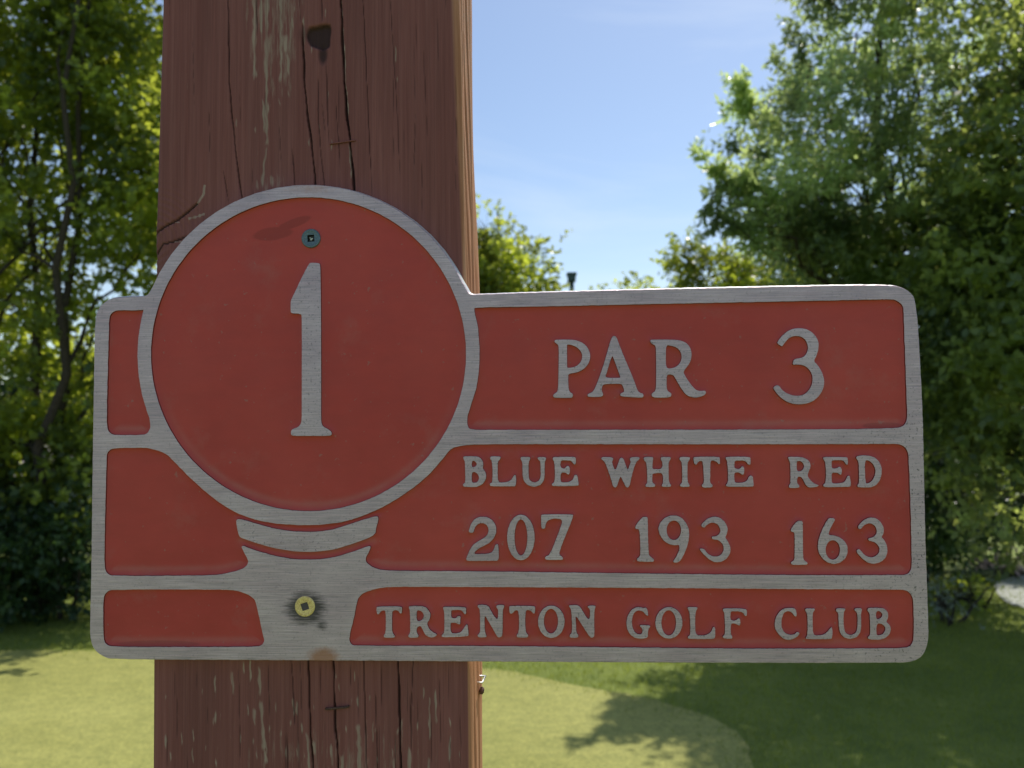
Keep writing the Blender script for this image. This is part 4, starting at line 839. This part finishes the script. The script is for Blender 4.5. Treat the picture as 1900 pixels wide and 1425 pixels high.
# middle distance
YM = 17.0
tree('round_tree', 'rounded green tree just right of the post, above the sign', [lb(905, 520, YM, 55, 85, 1.0), lb(960, 505, YM, 60, 60, 1.0), lb(900, 420, YM, 30, 45, .5), lb(1000, 575, YM, 34, 40, .7), lb(940, 640, YM, 130, 90, 1.3), lb(830, 560, YM+.5, 90, 120, 1.2)],
  grnd(930, YM), LEAF_L, dens=60, L=.12, W=.08, nper=8, twig=.3, rtrunk=.14, clump=8, spread=.18)
tree('far_tree', 'small pale green tree top low in the gap over the sign', [lb(1190, 560, 30, 32, 38, 1.0), lb(1130, 600, 30, 50, 50, 1.2), lb(1240, 590, 30, 50, 45, 1.2)],
  grnd(1190, 30), LEAF_L, dens=20, L=.2, W=.12, nper=7, twig=.4, rtrunk=.15, clump=6, spread=.3)
tree('young_tree', 'yellow green young tree crown low against the tall right tree', [lb(1275, 490, 15, 38, 34, .5, .9), lb(1330, 512, 15, 66, 38, .8, 1.6), lb(1420, 520, 15, 75, 42, .9, 1.6), lb(1500, 560, 15, 80, 60, .9), lb(1350, 620, 15, 110, 70, 1.0), lb(1268, 455, 15, 14, 20, .2, .8)],
  grnd(1350, 15), LEAF_Y, dens=70, L=.10, W=.06, nper=8, twig=.25, rtrunk=.10, clump=8, spread=.15)
# dark understorey behind the green
def hedge(px, py, Y, rx, ry, m_, lab, dens=60, grp='shrubs at the far edge of the green', L=.08, W=.05, nm='leafy_shrub', dep=.9, tw=.22):
    ls = [lb(px+rng.uniform(-.35, .35)*rx, py+rng.uniform(-.3, .35)*ry, Y+rng.uniform(-.3, .3), rx*.62, ry*.62, dep*.75) for _ in range(4)]
    return tree(nm, lab, ls, grnd(px, Y), m_, dens=dens, L=L, W=W, nper=8, twig=tw, stems=3, rtrunk=.025, clump=9, spread=.13, cat='shrub', group=grp, sprd=.2)
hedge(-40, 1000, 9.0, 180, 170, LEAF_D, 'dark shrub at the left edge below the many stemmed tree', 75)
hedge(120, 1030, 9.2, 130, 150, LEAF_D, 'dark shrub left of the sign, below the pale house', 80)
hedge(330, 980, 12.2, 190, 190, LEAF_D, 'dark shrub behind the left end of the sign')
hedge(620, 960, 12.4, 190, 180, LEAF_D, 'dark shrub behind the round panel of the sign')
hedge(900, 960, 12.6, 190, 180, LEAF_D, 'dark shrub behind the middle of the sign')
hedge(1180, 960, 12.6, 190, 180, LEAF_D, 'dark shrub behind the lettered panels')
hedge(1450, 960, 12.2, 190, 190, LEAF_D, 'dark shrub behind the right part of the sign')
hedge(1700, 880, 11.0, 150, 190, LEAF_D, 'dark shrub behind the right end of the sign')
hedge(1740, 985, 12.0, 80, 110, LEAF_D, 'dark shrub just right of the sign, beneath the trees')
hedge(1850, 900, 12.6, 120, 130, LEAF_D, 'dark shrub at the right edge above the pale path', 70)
hedge(1885, 1058, 11.6, 62, 26, LEAF_P, 'pinkish flowering bush at the right edge behind the pale path', 260, L=.05, W=.04, nm='flowering_bush', dep=.5, tw=.1)
hedge(1800, 1100, 9.9, 62, 40, LEAF_Y, 'low bright yellow green bush right of the sign', 150, L=.05, W=.035, nm='low_bush', dep=.4, tw=.12)
hedge(1744, 1112, 9.0, 36, 32, LEAF_W, 'small whitish bush touching the sign\'s right edge', 300, L=.035, W=.02, nm='low_bush', dep=.25, tw=.08)

# far belt of trees closing the horizon, one mass
nb_ = 26; TPs = []
az = np.linspace(-75, 75, 60)
P_ = []; N_ = []
for a in az:
    a = math.radians(a+rng.uniform(-1, 1)); dd_ = rng.uniform(44, 58); hgt = rng.uniform(2.6, 6.6)
    c_ = np.array([math.sin(a)*dd_, math.cos(a)*dd_, -.6+hgt*.5]); k = 330; d = unit(rng.normal(size=(k, 3))); P_.append(c_+d*(rng.uniform(.3, 1, (k, 1))**.4)*np.array([3.2, 2.2, hgt*.52])); N_.append(d)
tp = np.vstack(P_); td = np.vstack(N_); p, a, s_ = leaves_on_twigs(tp, td, np.full(len(tp), .7), 7, .5, .34, .2)
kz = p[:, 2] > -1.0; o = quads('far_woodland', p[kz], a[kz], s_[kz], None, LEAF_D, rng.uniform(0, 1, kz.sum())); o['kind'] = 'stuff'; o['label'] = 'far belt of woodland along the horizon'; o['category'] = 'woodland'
print('faces', sum(len(m.polygons) for m in bpy.data.meshes))
# ------------------------------------------------------------------ houses, pole
def boxv(x0, x1, y0, y1, z0, z1):
    V = [(x0, y0, z0), (x1, y0, z0), (x1, y1, z0), (x0, y1, z0), (x0, y0, z1), (x1, y0, z1), (x1, y1, z1), (x0, y1, z1)]
    return V, [(0, 3, 2, 1), (4, 5, 6, 7), (0, 1, 5, 4), (1, 2, 6, 5), (2, 3, 7, 6), (3, 0, 4, 7)]
WALLA = simple('pale_green_siding', (.42, .47, .38), .7, 0, 3, .08, 0)
WALLB = simple('cream_siding', (.50, .46, .42), .7, 0, 3, .08, 0)
ROOFA = simple('pinkish_shingle', (.38, .27, .25), .9, 0, 12, .3, .5, .02)
ROOFB = simple('grey_pink_shingle', (.42, .36, .35), .9, 0, 12, .3, .5, .02)
TRIM = simple('white_trim', (.7, .7, .68), .5, 0, 5, .05, 0)
GLASS = simple('dark_window_glass', (.03, .04, .05), .08, 0, 2, .2, 0)
def house(label, cx, cy, wd, dp, z0, zw, zr, wm, rm):
    h = thing('house', label, 'house', (cx, cy, z0), 'houses beyond the trees'); x0, x1, y0, y1 = cx-wd/2, cx+wd/2, cy-dp/2, cy+dp/2
    V, Fc = boxv(x0, x1, y0, y1, z0, zw); V += [(x0, cy, zr-.15), (x1, cy, zr-.15)]; Fc += [(4, 8, 7), (5, 6, 9)]
    mesh_np('wall', V, Fc, wm, h)
    e = .4; t = .15
    V = []; Fc = []
    for s in (-1, 1):
        b0 = len(V); ye = cy+s*(dp/2+e); ze = zw-.15
        V += [(x0-e, ye, ze), (x1+e, ye, ze), (x1+e, cy, zr), (x0-e, cy, zr), (x0-e, ye, ze+t), (x1+e, ye, ze+t), (x1+e, cy, zr+t), (x0-e, cy, zr+t)]
        Fc += [tuple(b0+i for i in q) for q in [(0, 3, 2, 1), (4, 5, 6, 7), (0, 1, 5, 4), (1, 2, 6, 5), (2, 3, 7, 6), (3, 0, 4, 7)]]
    rf = mesh_np('roof', V, Fc, rm, h)
    V, Fc = boxv(cx+wd*.2, cx+wd*.2+.6, cy-.3, cy+.3, zr-.4, zr+.9); mesh_np('chimney', V, Fc, ROOFA, rf)
    for fx in (.2, .5, .8):
        xx = x0+wd*fx
        if fx == .5: V, Fc = boxv(xx-.5, xx+.5, y0-.06, y0+.02, z0+.1, z0+2.2); d_ = mesh_np('door', V, Fc, TRIM, h); V, Fc = boxv(xx+.36, xx+.42, y0-.12, y0-.06, z0+1.05, z0+1.12); mesh_np('handle', V, Fc, STEEL, d_); continue
        V, Fc = boxv(xx-.7, xx+.7, y0-.05, y0+.02, z0+1.0, z0+2.2); fr = mesh_np('window', V, Fc, TRIM, h)
        V = []; Fc = []
        for k in (-1, 1): v, f = boxv(xx+k*.34-.28, xx+k*.34+.28, y0-.065, y0-.052, z0+1.08, z0+2.12); b0 = len(V); V += v; Fc += [tuple(b0+i for i in q) for q in f]
        mesh_np('pane', V, Fc, GLASS, fr)
    return h
cL = at(165, 850, 34); house('pale house with a grey pink roof glimpsed through leaves left of the sign', cL[0], 34, 3.6, 6, -2.8, -.25, .72, WALLB, ROOFB)
path_mat = simple('pale_concrete', (.36, .37, .33), .85, 0, 30, .15, .3, .003)
PT = on_z(P('1842,1078 1900,1066 2050,1058 2500,1060 2900,1100 2700,1190 2200,1160 1960,1138 1880,1128 1850,1106'), GZ)[:, :2]; PT = resample(chaikin(PT, 3), .15)
dp_ = delaunay_2d_cdt([Vector(p) for p in PT]+[Vector((a, b_)) for a in np.arange(5, 16, .5) for b_ in np.arange(8, 13, .5) if inpoly([a], [b_], PT)[0][0]], [(i, (i+1) % len(PT)) for i in range(len(PT))], [], 1, 1e-6)
vv = np.array([(v.x, v.y) for v in dp_[0]])
cp = mesh_np('cart_path', np.stack([vv[:, 0], vv[:, 1], gz(vv[:, 0], vv[:, 1])+.02], 1), [tuple(t) for t in dp_[2]], path_mat, None, True); cp['kind'] = 'structure'
pl = at(1060.5, 515, 24.0); base = (pl[0], 24.0, float(gz(np.array(pl[0]), np.array(24.0))))
lp = thing('lamp_post', 'dark lamp post with a box shaped head, just above the sign between two trees', 'lamp post', base)
V, Fc = tube([base, (base[0], 24, 4.0), (base[0], 24, at(1060, 522, 24)[2])], [.10, .085, .07], 12); DARK = simple('dark_green_paint', (.04, .07, .065), .45, .2, 20, .15, 0)
mesh_np('pole', V, Fc, DARK, lp, True)
zt = at(1060, 509, 24)[2]; zb = at(1060, 522, 24)[2]
V, Fc = boxv(base[0]-.12, base[0]+.12, 23.8, 24.2, zb, zt-.03); Vc, Fc2 = boxv(base[0]-.15, base[0]+.15, 23.76, 24.24, zt-.03, zt+.02)
mesh_np('lamp_head', V, Fc, DARK, lp); mesh_np('cap', Vc, Fc2, DARK, lp)
